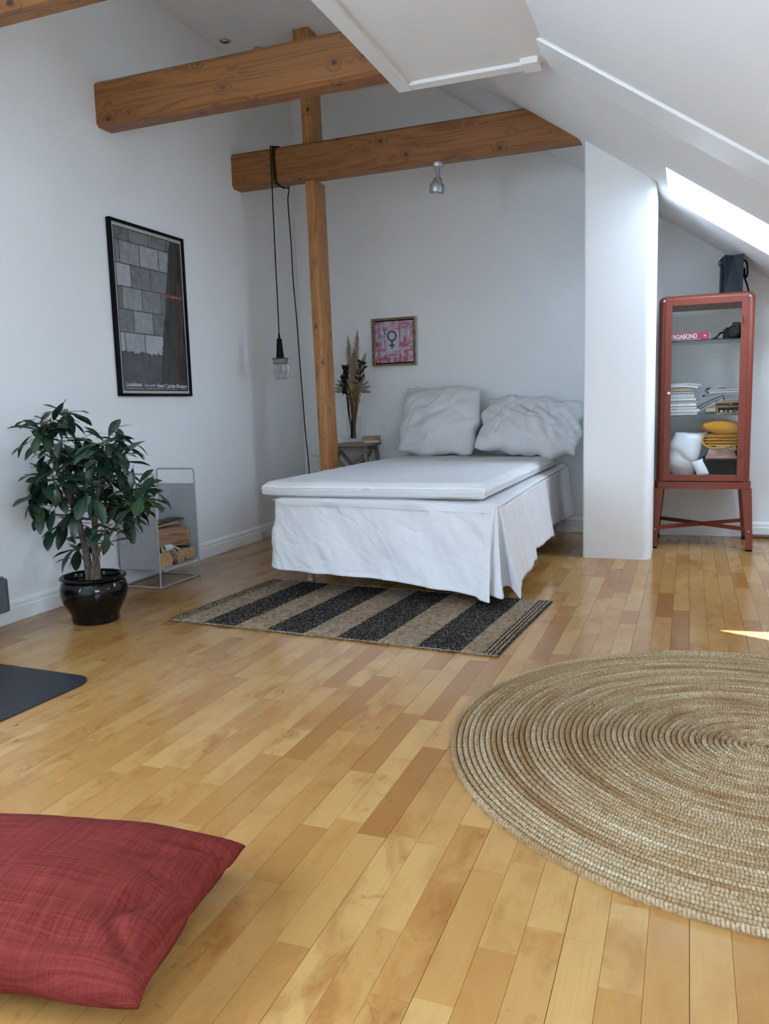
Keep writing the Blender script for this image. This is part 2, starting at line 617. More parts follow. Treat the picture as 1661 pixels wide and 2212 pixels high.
# skirting boards
def skirting(name, a, b, nrm, label):
    """a moulded board from a to b (floor points), nrm points into the room"""
    pr = [(0, 0), (.016, 0), (.016, .062), (.013, .066), (.013, .082), (.009, .092), (.006, .096), (0, .098)]
    a, b, nrm = Vector(a), Vector(b), Vector(nrm)
    n = len(pr)
    m = MB()
    m.add([a + nrm * p + Vector((0, 0, z)) for p, z in pr] + [b + nrm * p + Vector((0, 0, z)) for p, z in pr],
          [tuple(range(n)), tuple(range(2 * n - 1, n - 1, -1))] + [(i, i + n, (i + 1) % n + n, (i + 1) % n) for i in range(n)])
    return struct(name, m, M['trim'], label)


skirting('baseboard_left', (0, YF, .001), (0, YB, .001), (1, 0, 0), 'white moulded skirting board along the left wall')
skirting('baseboard_back', (.017, YB, .001), (XR, YB, .001), (0, -1, 0), 'white moulded skirting board along the back wall')

# ------------------------------------------------------------------ parquet floor
def floor_mat():
    m = NT('birch_parquet')
    at = m.n('ShaderNodeAttribute', attribute_name='tone')
    sep = m.n('ShaderNodeSeparateColor'); m.l(at.outputs['Color'], sep.inputs[0])
    tone, off, warm = sep.outputs[0], sep.outputs[1], sep.outputs[2]
    g = m.n('ShaderNodeNewGeometry').outputs['Position']
    ad = m.n('ShaderNodeVectorMath', operation='ADD')
    cmb = m.n('ShaderNodeCombineXYZ')
    m.l(m.math('MULTIPLY', off, 37.0), cmb.inputs[2]); m.l(m.math('MULTIPLY', off, 11.0), cmb.inputs[1])
    m.l(g, ad.inputs[0]); m.l(cmb.outputs[0], ad.inputs[1])
    def mp(s):
        x = m.n('ShaderNodeMapping'); x.inputs['Scale'].default_value = s
        m.l(ad.outputs[0], x.inputs[0]); return x.outputs[0]
    grain = m.noise(mp((230, 5, 5)), 1.0, 3)
    cloud = m.noise(mp((13, 5.5, 3)), 1.0, 4, 0.6, 0.6)
    flame = m.noise(mp((22, 16, 3)), 1.0, 3, 0.6, 1.5)
    base = m.ramp(tone, [(0.0, (0.27, 0.110, 0.026)), (0.25, (0.345, 0.160, 0.042)), (0.6, (0.405, 0.212, 0.064)), (1.0, (0.47, 0.272, 0.096))])
    base = m.mix(m.math('MULTIPLY', m.ramp(cloud, [(0.45, (0, 0, 0)), (0.70, (1, 1, 1))]), m.math('MULTIPLY_ADD', warm, 0.65, 0.32)), base, (0.28, 0.112, 0.028))
    base = m.mix(m.math('MULTIPLY', m.ramp(flame, [(0.58, (0, 0, 0)), (0.70, (1, 1, 1))]), m.math('MULTIPLY_ADD', warm, 0.45, 0.05)), base, (0.20, 0.075, 0.018))
    base = m.mix(m.math('MULTIPLY', m.ramp(grain, [(0.35, (0, 0, 0)), (0.75, (1, 1, 1))]), 0.22), base, (0.31, 0.142, 0.038))
    spk = m.n('ShaderNodeTexVoronoi'); spk.inputs['Scale'].default_value = 1.0
    m.l(mp((9, 3.6, 3)), spk.inputs['Vector'])
    base = m.mix(m.ramp(spk.outputs['Distance'], [(0.0, (0.9, 0.9, 0.9)), (0.028, (0.7, 0.7, 0.7)), (0.05, (0, 0, 0))]), base, (0.10, 0.04, 0.015))
    m.color(base)
    m.rough(m.ramp(m.noise(m.mapping((1, 1, 1), 'Position'), 3.0, 3), [(0.3, (0.15, 0.15, 0.15)), (0.7, (0.24, 0.24, 0.24))]))
    m.b.inputs['Specular IOR Level'].default_value = 0.5
    m.bump(m.noise(m.mapping((1, 1, 1), 'Position'), 26.0, 2), 0.035, 0.002)
    return m.mat


M['parquet'] = floor_mat()
M['subfloor'] = plain('dark_subfloor', (0.10, 0.05, 0.02), 0.8)
mb = MB(); mb.box((-.1, YF, -.12), (XR + .1, YB + .1, -.0125))
floor = struct('floor', mb, M['subfloor'], 'glossy birch strip parquet floor')


def pixel(p):
    q = Vector(p) - CAM_POS
    z = q.dot(_f)
    if z < 0.05:
        return None
    return (F_PX * q.dot(_r) / z + IMG_W / 2, F_PX * q.dot(_d) / z + IMG_H / 2)


strips = []
SWID = 0.0668
rnd = random.Random(31)
x = 0.014
col = 0
while x < XR - .01:
    xe = min(x + SWID, XR - .005)
    y = YF + rnd.uniform(-.35, 0)
    while y < YB:
        ln = rnd.choice((.2, .26, .3, .36, .42, .5, .6)) * rnd.uniform(.85, 1.15)
        ya, yb = max(y, YF), min(y + ln, YB - .004)
        if yb - ya > .02:
            t = rnd.random()
            t = .40 + .55 * t if rnd.random() > 0.20 else rnd.uniform(0.05, 0.38)
            strips.append((x, xe, ya, yb, (t, rnd.random(), rnd.random() ** 2), col % 3 == 0))
        y += ln
    x = xe
    col += 1


def strip_geo(m, s):
    x0, x1, ya, yb, tone, wide = s
    g = 0.0007 if wide else 0.00025        # the seam between two three-strip boards is wider
    x0 += g; x1 -= 0.00018; ya += .00018; yb -= .00018
    b, d = .00012, .0010
    a = [(x0, ya), (x1, ya), (x1, yb), (x0, yb)]
    i = [(x0 + b, ya + b), (x1 - b, ya + b), (x1 - b, yb - b), (x0 + b, yb - b)]
    vs = [(p, q, -.012) for p, q in a] + [(p, q, -d) for p, q in a] + [(p, q, 0) for p, q in i]
    fs = [(0, 1, 5, 4), (1, 2, 6, 5), (2, 3, 7, 6), (3, 0, 4, 7), (4, 5, 9, 8), (5, 6, 10, 9), (6, 7, 11, 10), (7, 4, 8, 11), (8, 9, 10, 11)]
    m.add(vs, fs)


def strip_area(s):
    ps = [pixel((px, py, 0)) for px, py in ((s[0], s[2]), (s[1], s[2]), (s[1], s[3]), (s[0], s[3]))]
    if any(p is None for p in ps):
        return 0
    ps = [(min(max(p[0], 0), IMG_W), min(max(p[1], 0), IMG_H)) for p in ps]
    return abs(sum(ps[i - 1][0] * ps[i][1] - ps[i][0] * ps[i - 1][1] for i in range(4))) / 2


def covered(s):
    """hidden under the round rug, the striped rug, the bed or the hearth plate"""
    cx, cy = (s[0] + s[1]) / 2, (s[2] + s[3]) / 2
    return (math.hypot(cx - 2.98, cy - 2.17) < .70) or (.85 < cx < 2.1 and 2.85 < cy < 3.55) or (1.4 < cx < 1.9 and .9 < cy < 1.2)


def add_tone(o, tones, per):
    at = o.data.color_attributes.new('tone', 'FLOAT_COLOR', 'CORNER')
    vals = []
    for t in tones:
        vals += [t[0], t[1], t[2], 1.0] * per
    at.data.foreach_set('color', vals)


order = sorted(range(len(strips)), key=lambda k: -strip_area(strips[k]) * (0 if covered(strips[k]) else 1))
big = set(order[:300])
for k in order[:300]:
    m = MB(); strip_geo(m, strips[k])
    o = link_mesh('plank', m, M['parquet'], floor, recalc=False)
    add_tone(o, [strips[k][4]], 36)
m = MB(); rest = [s for k, s in enumerate(strips) if k not in big]
for s in rest:
    strip_geo(m, s)
o = link_mesh('plank_field', m, M['parquet'], floor, recalc=False)
add_tone(o, [s[4] for s in rest], 36)
o['kind'] = 'stuff'

# ------------------------------------------------------------------ beams and post
def beam_mesh(x0, y0, y1, z0, z1, ch=0.016):
    """a tie beam from the left wall into the slope, all long edges chamfered"""
    ring = [(y0 + ch, z0), (y1 - ch, z0), (y1, z0 + ch), (y1, z1 - ch), (y1 - ch, z1), (y0 + ch, z1), (y0, z1 - ch), (y0, z0 + ch)]
    m = MB()
    n = len(ring)
    st = 24
    vs = []
    for i in range(st + 1):
        for (y, z) in ring:
            xe = SL_X + (SL_Z - z) / SL + .03
            t = i / st
            xx = x0 + (xe - x0) * t
            w = 0.0022 * nz(xx * 2.1, y * 9, z * 9) if 0 < i < st else 0
            vs.append((xx, y + w, z + w * .8))
    fs = [tuple(range(n)), tuple(range(st * n + n - 1, st * n - 1, -1))]
    for i in range(st):
        for k in range(n):
            fs.append((i * n + k, (i + 1) * n + k, (i + 1) * n + (k + 1) % n, i * n + (k + 1) % n))
    m.add(vs, fs)
    return m


BZ0, BZ1 = 2.332, 2.545
for nm, y0, y1, lab in (('tie_beam', 3.435, 3.56, 'varnished pine tie beam reaching behind the low white ceiling panel'),
                        ('tie_beam', 4.713, 4.84, 'varnished pine tie beam with the spotlight and a looped black cord'),
                        ('tie_beam', 2.362, 2.474, 'varnished pine tie beam cut off by the top left corner')):
    o = link_mesh(nm, beam_mesh(-.01, y0, y1, BZ0, BZ1), M['pine_x'])
    tag(o, lab, 'beam', 'pine tie beams under the ceiling')

post = thing('timber_post', 'knotty pine post standing left of the bed, crossing a tie beam', 'post', (0.515, 4.845, 0))
ring = rr_corner(0, -.075, .068, .085, (.006, .006, .004, .008), 2)
N = len(ring)


def post_piece(z0, z1, dx=0.0, r=ring):
    m = MB()
    st = max(2, int((z1 - z0) / .12))
    vs = []
    n = len(r)
    for i in range(st + 1):
        z = z0 + (z1 - z0) * i / st
        for (x, y) in r:
            w = .0025 * nz(x * 20 + 4, y * 20, z * 1.7)
            vs.append((x + w - .017 * (z - 1.0), y + w, z))
    fs = [tuple(range(n - 1, -1, -1)), tuple(st * n + k for k in range(n))]
    for i in range(st):
        for k in range(n):
            fs.append((i * n + k, i * n + (k + 1) % n, (i + 1) * n + (k + 1) % n, (i + 1) * n + k))
    m.add(vs, fs)
    return m


link_mesh('lower_shaft', post_piece(0.001, BZ0 + .002), M['pine_z'], post, smooth=30)
link_mesh('upper_shaft', post_piece(BZ1 + .002, HC - .001, r=ring), M['pine_z'], post, smooth=30)
mb = MB(); mb.box((.02, -.255, HC - .17), (.125, -.078, HC - .001))
link_mesh('cap_block', mb, M['pine_z'], post, bevel=.004)

# ------------------------------------------------------------------ cloth helpers and materials
def cloth(name, col, bump=0.25, scale=420.0, rough=0.9, sheen=0.0, var=0.05):
    m = NT(name)
    v = m.mapping((1, 1, 1))
    f = m.noise(v, 5.0, 3)
    m.color(m.ramp(f, [(0.3, tuple(c * (1 - var) for c in col)), (0.7, tuple(min(1, c * (1 + var * .4)) for c in col))]))
    m.rough(rough)
    m.b.inputs['Specular IOR Level'].default_value = 0.15
    m.b.inputs['Sheen Weight'].default_value = sheen
    h = m.math('ADD', m.math('MULTIPLY', m.noise(m.mapping((1, 1, 1)), 38.0, 4, 0.65), 1.0), m.math('MULTIPLY', m.noise(v, scale, 1), 0.12))
    m.bump(h, bump, 0.004)
    return m.mat


M['cotton'] = cloth('white_cotton', (0.66, 0.645, 0.645), 0.35)
M['pillow'] = cloth('white_pillow_cotton', (0.70, 0.69, 0.69), 0.3)
M['topper'] = cloth('white_knit_cover', (0.70, 0.69, 0.69), 0.22, 500)
M['leg_wood'] = pine('beech_leg', 2, (0.25, 0.10, 0.03), (0.45, 0.22, 0.08), (0.52, 0.28, 0.11), 1.0)

# ------------------------------------------------------------------ bed
BX0, BX1, BY0, BY1, BZT = 0.90, 2.030, 3.425, 5.555, 0.478
bed = thing('bed', 'double bed base with a crumpled white valance skirt down to the striped rug', 'bed', (1.46, 4.49, 0))
OB = Vector((1.46, 4.49, 0))


def shift(m, off):
    m.v = [tuple(Vector(p) - off) for p in m.v]
    return m


mb = MB(); mb.box((BX0 + .02, BY0 + .025, .20), (BX1 - .02, BY1 - .01, BZT - .006))
link_mesh('mattress_base', shift(mb, OB), M['cotton'], bed, bevel=.03, segs=4)
for x, y in ((.940, 3.735), (1.965, 3.655), (.955, 5.40), (1.955, 5.40)):
    mb = MB(); mb.lathe([(0, .0), (.020, .0), (.022, .004), (.022, .012), (.0205, .014), (.024, .205), (0, .205)], 18)
    o = link_mesh('leg', mb, M['leg_wood'], bed, smooth=40, loc=Vector((x, y, 0)) - OB)
    mb = MB(); mb.lathe([(.0235, .001), (.0245, .006), (.0235, .011)], 18)
    link_mesh('glide', mb, M['silver'], o, smooth=40)

hem_pts = [(.88, .130), (1.03, .124), (1.42, .107), (1.65, .086), (1.82, .068), (1.985, .044)]


def lerp_pts(pts, x):
    if x <= pts[0][0]:
        return pts[0][1]
    for (a, p), (b, q) in zip(pts, pts[1:]):
        if x <= b:
            return p + (q - p) * (x - a) / (b - a)
    return pts[-1][1]


def wrinkle(a, b, s=0.0):
    """soft folds that fan down from the upper corners, with small creases"""
    d = nz(a * 5.5 + b * 3.2 + s, b * 1.6, s) * .85 + nz(a * 12 + b * 7.5, b * 3.0 + s, 2.0 + s) * .55 + nz(a * 26 + b * 9, b * 11.0 + s, 4.0 + s) * .20
    cr = abs(nz(a * 8 + b * 7, b * 6 - a * 2, 5.0 + s))
    c2 = abs(nz(a * 19 - b * 8, b * 21 + a * 6, 8.0 + s))
    return d * 1.35 - 1.0 * max(0, .12 - cr) - .55 * max(0, .07 - c2)


mb = MB()
# top sheet
def topsheet(u, v):
    x = BX0 + (BX1 - BX0) * u; y = BY0 + (BY1 - BY0) * v
    e = min(x - BX0, BX1 - x, y - BY0)
    return (x, y, BZT - .012 * (1 - smoothstep(0, .03, e)) + .002 * nz(x * 6, y * 6, 3) - .012 * smoothstep(4.6, 3.4, y) * smoothstep(1.5, 2.03, x))


mb.grid(topsheet, 40, 60)


# front curtain with the left corner rounded, ending in the folded corner
plan_top = [(BX0, 3.75), (BX0, 3.60), (BX0, 3.48), (BX0 + .008, 3.437), (BX0 + .03, BY0)] + \
           [(BX0 + .03 + (1.93 - BX0 - .03) * k / 26, BY0 - .002) for k in range(1, 27)] + \
           [(1.955, BY0), (1.985, BY0), (2.005, BY0 + .002), (2.010, BY0 + .004), (2.014, BY0 + .004), (2.020, BY0 + .004), (2.022, BY0 + .008),
            (2.026, BY0 + .012), (2.030, BY0 + .014), (2.033, BY0 + .02), (2.036, BY0 + .06), (2.037, BY0 + .14)]
plan_bot = [(BX0 - .005, 3.75), (BX0 - .02, 3.60), (BX0 - .025, 3.48), (BX0 - .018, 3.425), (BX0 + .015, BY0 - .03)] + \
           [(BX0 + .015 + (1.93 - BX0 - .015) * k / 26, BY0 - .032) for k in range(1, 27)] + \
           [(1.958, BY0 - .050), (1.992, BY0 - .062), (1.985, BY0 - .045), (1.968, BY0 - .020), (1.985, BY0 - .012), (2.035, BY0 - .038), (2.048, BY0 - .030),
            (2.030, BY0 + .050), (2.062, BY0 + .040), (2.128, BY0 - .036), (2.118, BY0 + .06), (2.098, BY0 + .15)]
hem_z = []
for i, (x, y) in enumerate(plan_bot):
    if i < 31:
        hem_z.append(lerp_pts(hem_pts, x) if i > 4 else .132 + .004 * (4 - i))
    else:
        hem_z.append([.040, .034, .036, .05, .055, .050, .052, .075, .085, .052, .075, .098][i - 31])


def resample(pts, k):
    """Catmull-Rom through plan points"""
    out = []
    n = len(pts)
    for i in range(n - 1):
        p0, p1, p2, p3 = [Vector(pts[max(0, min(n - 1, j))]) for j in (i - 1, i, i + 1, i + 2)]
        for s in range(k):
            t = s / k
            out.append(.5 * ((2 * p1) + (p2 - p0) * t + (2 * p0 - 5 * p1 + 4 * p2 - p3) * t * t + (3 * p1 - p0 - 3 * p2 + p3) * t ** 3))
    out.append(Vector(pts[-1]))
    return out


KS = 7
pt = resample([(a, b, 0) for a, b in plan_top], KS)
pb = resample([(a, b, z) for (a, b), z in zip(plan_bot, hem_z)], KS)
NV = 64
vs, nu = [], len(pt)
for j in range(NV + 1):
    v = j / NV
    for i in range(nu):
        a, b = pt[i], pb[i]
        w = v ** 1.15
        x = a.x + (b.x - a.x) * w; y = a.y + (b.y - a.y) * w
        z0 = BZT - .012 - .012 * smoothstep(1.6, 2.03, x)
        z = z0 + (b.z - z0) * v
        t = (pt[min(i + 1, nu - 1)] + pb[min(i + 1, nu - 1)] - pt[max(i - 1, 0)] - pb[max(i - 1, 0)])
        nv = Vector((t.y, -t.x, 0))
        nv = nv.normalized() if nv.length > 1e-6 else Vector((0, -1, 0))
        edge = smoothstep(0, .12, v)
        amp = .021 * edge * (.35 if i > KS * 31 else 1.0)
        s = x + y
        dsp = amp * wrinkle(s * 1.0, z, 1.3)
        if v > .965:
            dsp += .0016
        vs.append((x + nv.x * dsp, y + nv.y * dsp, z))
mb.add(vs, [(j * nu + i, j * nu + i + 1, (j + 1) * nu + i + 1, (j + 1) * nu + i) for j in range(NV) for i in range(nu - 1)])


# three overlapping curtains on the right-hand side
def side(ya, yb, xa, xb, za, zb, s):
    def fn(u, v):
        y = ya + (yb - ya) * u
        xt = BX1 + .006; xbm = xa + (xb - xa) * u
        hz = za + (zb - za) * u
        z = BZT - .014 - .012 * smoothstep(4.2, 3.4, y) + (hz - BZT + .014) * v
        x = xt + (xbm - xt) * v ** 1.1 + .011 * smoothstep(0, .15, v) * wrinkle(y * 1.1, z * .7, s)
        return (x, y, z)
    mb.grid(fn, 40, 30)


side(BY0 + .14, 4.03, 2.098, 2.092, .098, .108, 3.1)
side(3.99, 4.62, 2.060, 2.082, .140, .130, 5.2)
side(4.58, 5.54, 2.045, 2.075, .180, .128, 7.7)
side(5.54, 5.556, 2.075, 2.03, .128, .13, 7.7)
o = link_mesh('bed_skirt', shift(mb, OB), M['cotton'], bed, smooth=0)
md = o.modifiers.new('thickness', 'SOLIDIFY'); md.thickness = .0015
# sewn band under the top edge, and the hem
mb = MB()
pts = [(BX0 + .05 + (1.99 - BX0 - .05) * k / 40, BY0 - .0075 - .002 * math.sin(k), BZT - .034 - .018 * smoothstep(10, 40, k)) for k in range(41)]
mb.tube(pts, .0016, 5)
link_mesh('seam', shift(mb, OB), M['cotton'], bed, smooth=0)

# ------------------------------------------------------------------ mattress topper
top = thing('mattress_topper', 'thin white zip-cover mattress topper lying on the bed', 'mattress', (1.415, 4.46, BZT + .0022), -.010)


def soft_box(w, d, h, r, nx=46, ny=70, seed=0.0, amp=.003):
    """rounded slab centred on x/y, from z=0 to h, slightly uneven"""
    bm = bmesh.new()
    bmesh.ops.create_cube(bm, size=1.0)
    for v in bm.verts:
        v.co = Vector((v.co.x * w, v.co.y * d, (v.co.z + .5) * h))
    bmesh.ops.bevel(bm, geom=list(bm.edges), offset=r, segments=3, profile=.5, affect='EDGES')
    m = MB()
    m.v = [tuple(v.co) for v in bm.verts]
    bm.verts.index_update()
    m.f = [tuple(v.index for v in f.verts) for f in bm.faces]
    m.m = [0] * len(m.f)
    bm.free()
    return m


def slab(w, d, h, seed):
    """slab as a height field top and bottom with soft rounded rim"""
    m = MB()
    nx, ny = 54, 80
    def top_(u, v):
        x = (u - .5) * w; y = (v - .5) * d
        e = min(w / 2 - abs(x), d / 2 - abs(y))
        rr = smoothstep(0, .022, e)
        wav = .0035 * nz(x * 4, y * 4, seed) + .0028 * nz(x * 16, y * 16, seed + 3) * (1 - smoothstep(.0, .09, e))
        return (x, y, h - .016 * (1 - rr) ** 2 + wav * rr)
    def bot_(u, v):
        x = (.5 - u) * w; y = (v - .5) * d
        e = min(w / 2 - abs(x), d / 2 - abs(y))
        return (x, y, .010 * (1 - smoothstep(0, .018, e)) ** 2)
    m.grid(top_, nx, ny); m.grid(bot_, nx, ny)
    ringp = []
    for i in range(121):
        ringp.append((-w / 2 + w * i / 120, -d / 2))
    for i in range(1, 161):
        ringp.append((w / 2, -d / 2 + d * i / 160))
    for i in range(1, 121):
        ringp.append((w / 2 - w * i / 120, d / 2))
    for i in range(1, 160):
        ringp.append((-w / 2, d / 2 - d * i / 160))
    prof = [(0, .010), (.005, .016), (.008, .026), (.004, .031), (.0085, .036), (.008, .046), (.004, h - .018), (0, h - .016)]
    n = len(ringp); vs = []
    for p, z in prof:
        for i, (x, y) in enumerate(ringp):
            ox = p if x >= w / 2 - 1e-6 else (-p if x <= -w / 2 + 1e-6 else 0)
            oy = p if y >= d / 2 - 1e-6 else (-p if y <= -d / 2 + 1e-6 else 0)
            k = .7 if ox and oy else 1
            vs.append((x + ox * k, y + oy * k, z + .0022 * nz(x * 7 + y * 7, z * 10, seed)))
    m.add(vs, [(j * n + i, j * n + (i + 1) % n, (j + 1) * n + (i + 1) % n, (j + 1) * n + i) for j in range(len(prof) - 1) for i in range(n)])
    return m


TW, TD, TH_ = 1.115, 2.06, .074
link_mesh('cover', slab(TW, TD, TH_, 2.0), M['topper'], top, smooth=50)
mb = MB()
pts = [(-TW / 2 + .02 + (TW - .04) * k / 60, -TD / 2 - .010, .047 + .0022 * nz(k * .35, 1, 4)) for k in range(61)]
mb.tube(pts, .0022, 6)
z_ = link_mesh('zip', mb, M['topper'], top, smooth=0)
mb = MB(); mb.box((-.02, -TD / 2 - .016, .043), (.008, -TD / 2 - .011, .051)); mb.tube([(-.006, -TD / 2 - .017, .047), (-.028, -TD / 2 - .019, .045)], .0018, 6)
link_mesh('zip_pull', mb, M['silver'], z_)
mb = MB()
pts = [(-TW / 2 + (TW) * k / 60, -TD / 2 - .0085, .031 + .002 * nz(k * .3, 2, 4)) for k in range(61)]
mb.tube(pts, .0017, 5)
pts = [(TW / 2 + .0085, -TD / 2 + TD * k / 80, .031 + .002 * nz(k * .3, 7, 4)) for k in range(81)]
mb.tube(pts, .0017, 5)
link_mesh('piping', mb, M['topper'], top, smooth=0)


# ------------------------------------------------------------------ pillows and cushion
def pillow_mesh(w, h, t, seed, n=56, pinch=.07, wr=.014, corner=.0, diag=1.0, power=.42, dents=(), edge_wob=.006):
    m = MB()
    for sgn in (1, -1):
        def fn(u, v, sgn=sgn):
            a, b = u * 2 - 1, v * 2 - 1
            x = w / 2 * a * (1 - pinch * (1 - b * b) * abs(a) ** 2)
            y = h / 2 * b * (1 - pinch * (1 - a * a) * abs(b) ** 2)
            e = max(0.0, (1 - a * a) * (1 - b * b))
            th = t / 2 * e ** power
            q = e ** .35
            fold = nz((x + y * diag) * 5.0 + seed, (x * diag - y) * 14.0, seed) * .7 + nz(x * 11, y * 11, seed + 4) * .45
            crease = max(0, .14 - abs(nz(x * 6 + seed, y * 6 - x * 4, seed + 9))) * 2.0
            cr = corner * (abs(a) ** 3) * math.sin(b * 9 + seed) * q
            dn = 0.0
            for da, db, ang, ln_, wd_, dep in dents:
                px, py = a - da, b - db
                pu = px * math.cos(ang) + py * math.sin(ang); pv = -px * math.sin(ang) + py * math.cos(ang)
                dn += dep * math.exp(-(pu / ln_) ** 2 - (pv / wd_) ** 2)
            z = sgn * (th + wr * q * (fold - crease) + cr - dn * q)
            return (x + edge_wob * nz(y * 9, seed, 1) * abs(a), y + edge_wob * nz(x * 9, seed, 2) * abs(b), z)
        if sgn > 0:
            m.grid(fn, n, n)
        else:
            m.grid(lambda u, v, fn=fn: fn(1 - u, v), n, n)
    return m


def weld(o):
    bm = bmesh.new(); bm.from_mesh(o.data)
    bmesh.ops.remove_doubles(bm, verts=bm.verts, dist=2e-4)
    bmesh.ops.recalc_face_normals(bm, faces=bm.faces)
    bm.to_mesh(o.data); bm.free()
    o.data.shade_smooth()


def frame_matrix(o, ex, ey, loc):
    ex = Vector(ex).normalized(); ez = ex.cross(Vector(ey)).normalized(); ey = ez.cross(ex)
    o.matrix_world = Matrix(((ex.x, ey.x, ez.x, loc[0]), (ex.y, ey.y, ez.y, loc[1]), (ex.z, ey.z, ez.z, loc[2]), (0, 0, 0, 1)))


p1 = link_mesh('pillow', pillow_mesh(.555, .485, .22, 2.3, n=90, wr=.034, pinch=-.045, diag=.6, edge_wob=.030), M['pillow']); weld(p1)
tag(p1, 'upright white pillow leaning on the wall, left one of the two on the bed', 'pillow', 'white pillows at the head of the bed')
frame_matrix(p1, (1, -.10, -.03), (.05, .42, .88), (1.172, 5.375, .793))
p2 = link_mesh('pillow', pillow_mesh(.65, .48, .27, 6.1, n=90, wr=.040, pinch=-.02, diag=-1.0, power=.50, edge_wob=.045), M['pillow']); weld(p2)
tag(p2, 'crumpled slumped white pillow, right one of the two, by the white pillar', 'pillow', 'white pillows at the head of the bed')
frame_matrix(p2, (1, .03, -.10), (.14, .66, .60), (1.815, 5.335, .747))


def linen_mat():
    m = NT('red_slub_linen')
    v = m.mapping((1, 1, 1))
    def thread(sx, sy):
        return m.noise(m.mapping((sx, sy, 1)), 1.0, 2)
    wx = m.n('ShaderNodeTexWave', wave_type='BANDS', bands_direction='X'); wx.inputs['Scale'].default_value = 190
    wy = m.n('ShaderNodeTexWave', wave_type='BANDS', bands_direction='Y'); wy.inputs['Scale'].default_value = 190
    for w_ in (wx, wy):
        w_.inputs['Distortion'].default_value = 1.5
        m.l(v, w_.inputs['Vector'])
    weave = m.math('MULTIPLY', wx.outputs['Fac'], wy.outputs['Fac'])
    slub = m.math('ADD', m.math('MULTIPLY', thread(5, 260), .5), m.math('MULTIPLY', thread(260, 5), .5))
    c = m.ramp(slub, [(0.36, (0.09, 0.010, 0.009)), (0.5, (0.15, 0.020, 0.016)), (0.64, (0.19, 0.031, 0.025))])
    c = m.mix(m.math('MULTIPLY', weave, .30), c, (0.24, 0.048, 0.036))
    m.color(c)
    m.rough(.95)
    m.b.inputs['Specular IOR Level'].default_value = 0.1
    m.bump(m.math('ADD', weave, m.math('MULTIPLY', slub, .8)), .5, .0015)
    return m.mat


M['red_linen'] = linen_mat()
m = pillow_mesh(.64, .425, .185, 4.4, n=90, pinch=.06, wr=.009, corner=.008, diag=.35, power=.40,
                dents=((.86, .62, .55, .16, .045, .045), (.90, .05, .1, .12, .05, .040), (.78, -.30, 1.1, .20, .06, .030), (.72, .35, .8, .22, .07, .016), (.55, -.75, .2, .2, .08, .018), (.80, -.62, 2.2, .15, .05, .020)))
m.v = [(x, y, z * (.72 if z < 0 else 1.0)) for x, y, z in m.v]
cu = link_mesh('floor_cushion', m, M['red_linen']); weld(cu)
tag(cu, 'red slub-weave cushion lying on the parquet in the near left corner', 'cushion')
frame_matrix(cu, (.985, .17, .0), (-.17, .985, .0), (1.735, .985, .0715))

# ------------------------------------------------------------------ striped rug
def rope_mat(name, ca, cb, cc, sc=1.0):
    m = NT(name)
    v = m.mapping((1, 1, 1))
    a = m.noise(v, 55.0 * sc, 3); b = m.noise(v, 190.0 * sc, 3)
    c = m.ramp(a, [(0.3, ca), (0.55, cb), (0.75, cc)])
    c = m.mix(m.ramp(b, [(0.35, (.5, .5, .5)), (0.6, (0, 0, 0))]), c, ca)
    m.color(c); m.rough(.95)
    m.b.inputs['Specular IOR Level'].default_value = .1
    m.bump(b, .7, .002)
    return m.mat


def black_weave():
    m = NT('black_flecked_weave')
    v = m.mapping((1, .55, 1))
    b = m.noise(v, 210.0, 2, .6, 1.2)
    c = m.ramp(b, [(0.54, (.010, .0095, .010)), (0.63, (.25, .21, .17))])
    m.color(c); m.rough(.95); m.b.inputs['Specular IOR Level'].default_value = .1
    m.bump(b, .7, .002)
    return m.mat


M['jute'] = rope_mat('natural_jute', (.17, .095, .045), (.36, .235, .125), (.50, .36, .22))
M['jute_rug'] = rope_mat('pale_jute', (.15, .10, .060), (.33, .245, .165), (.46, .36, .26))
M['black_jute'] = black_weave()
rug = thing('striped_rug', 'black and beige striped woven rug on the floor at the foot of the bed', 'rug', (1.458, 3.205, 0), -.075)
RW, RD = 1.513, .845
bounds = [0, .008, .020, .028, .040, .048, .165, .335, .485, .672, .846, 1.0]
sq = [(0, 'b', .007), (.007, 'j', .011), (.018, 'b', .007), (.025, 'j', .011), (.036, 'b', .007), (.043, 'j', .011), (.054, 'b', .007),
      (.061, 'j', .125), (.186, 'b', .165), (.351, 'j', .155), (.506, 'b', .180), (.686, 'j', .150), (.836, 'b', .180), (1.016, 'j', .165),
      (1.181, 'b', .175), (1.356, 'j', .085), (1.441, 'b', .007), (1.448, 'j', .009), (1.457, 'b', .007), (1.464, 'j', .009), (1.473, 'b', .007),
      (1.480, 'j', .009), (1.489, 'b', .010)]
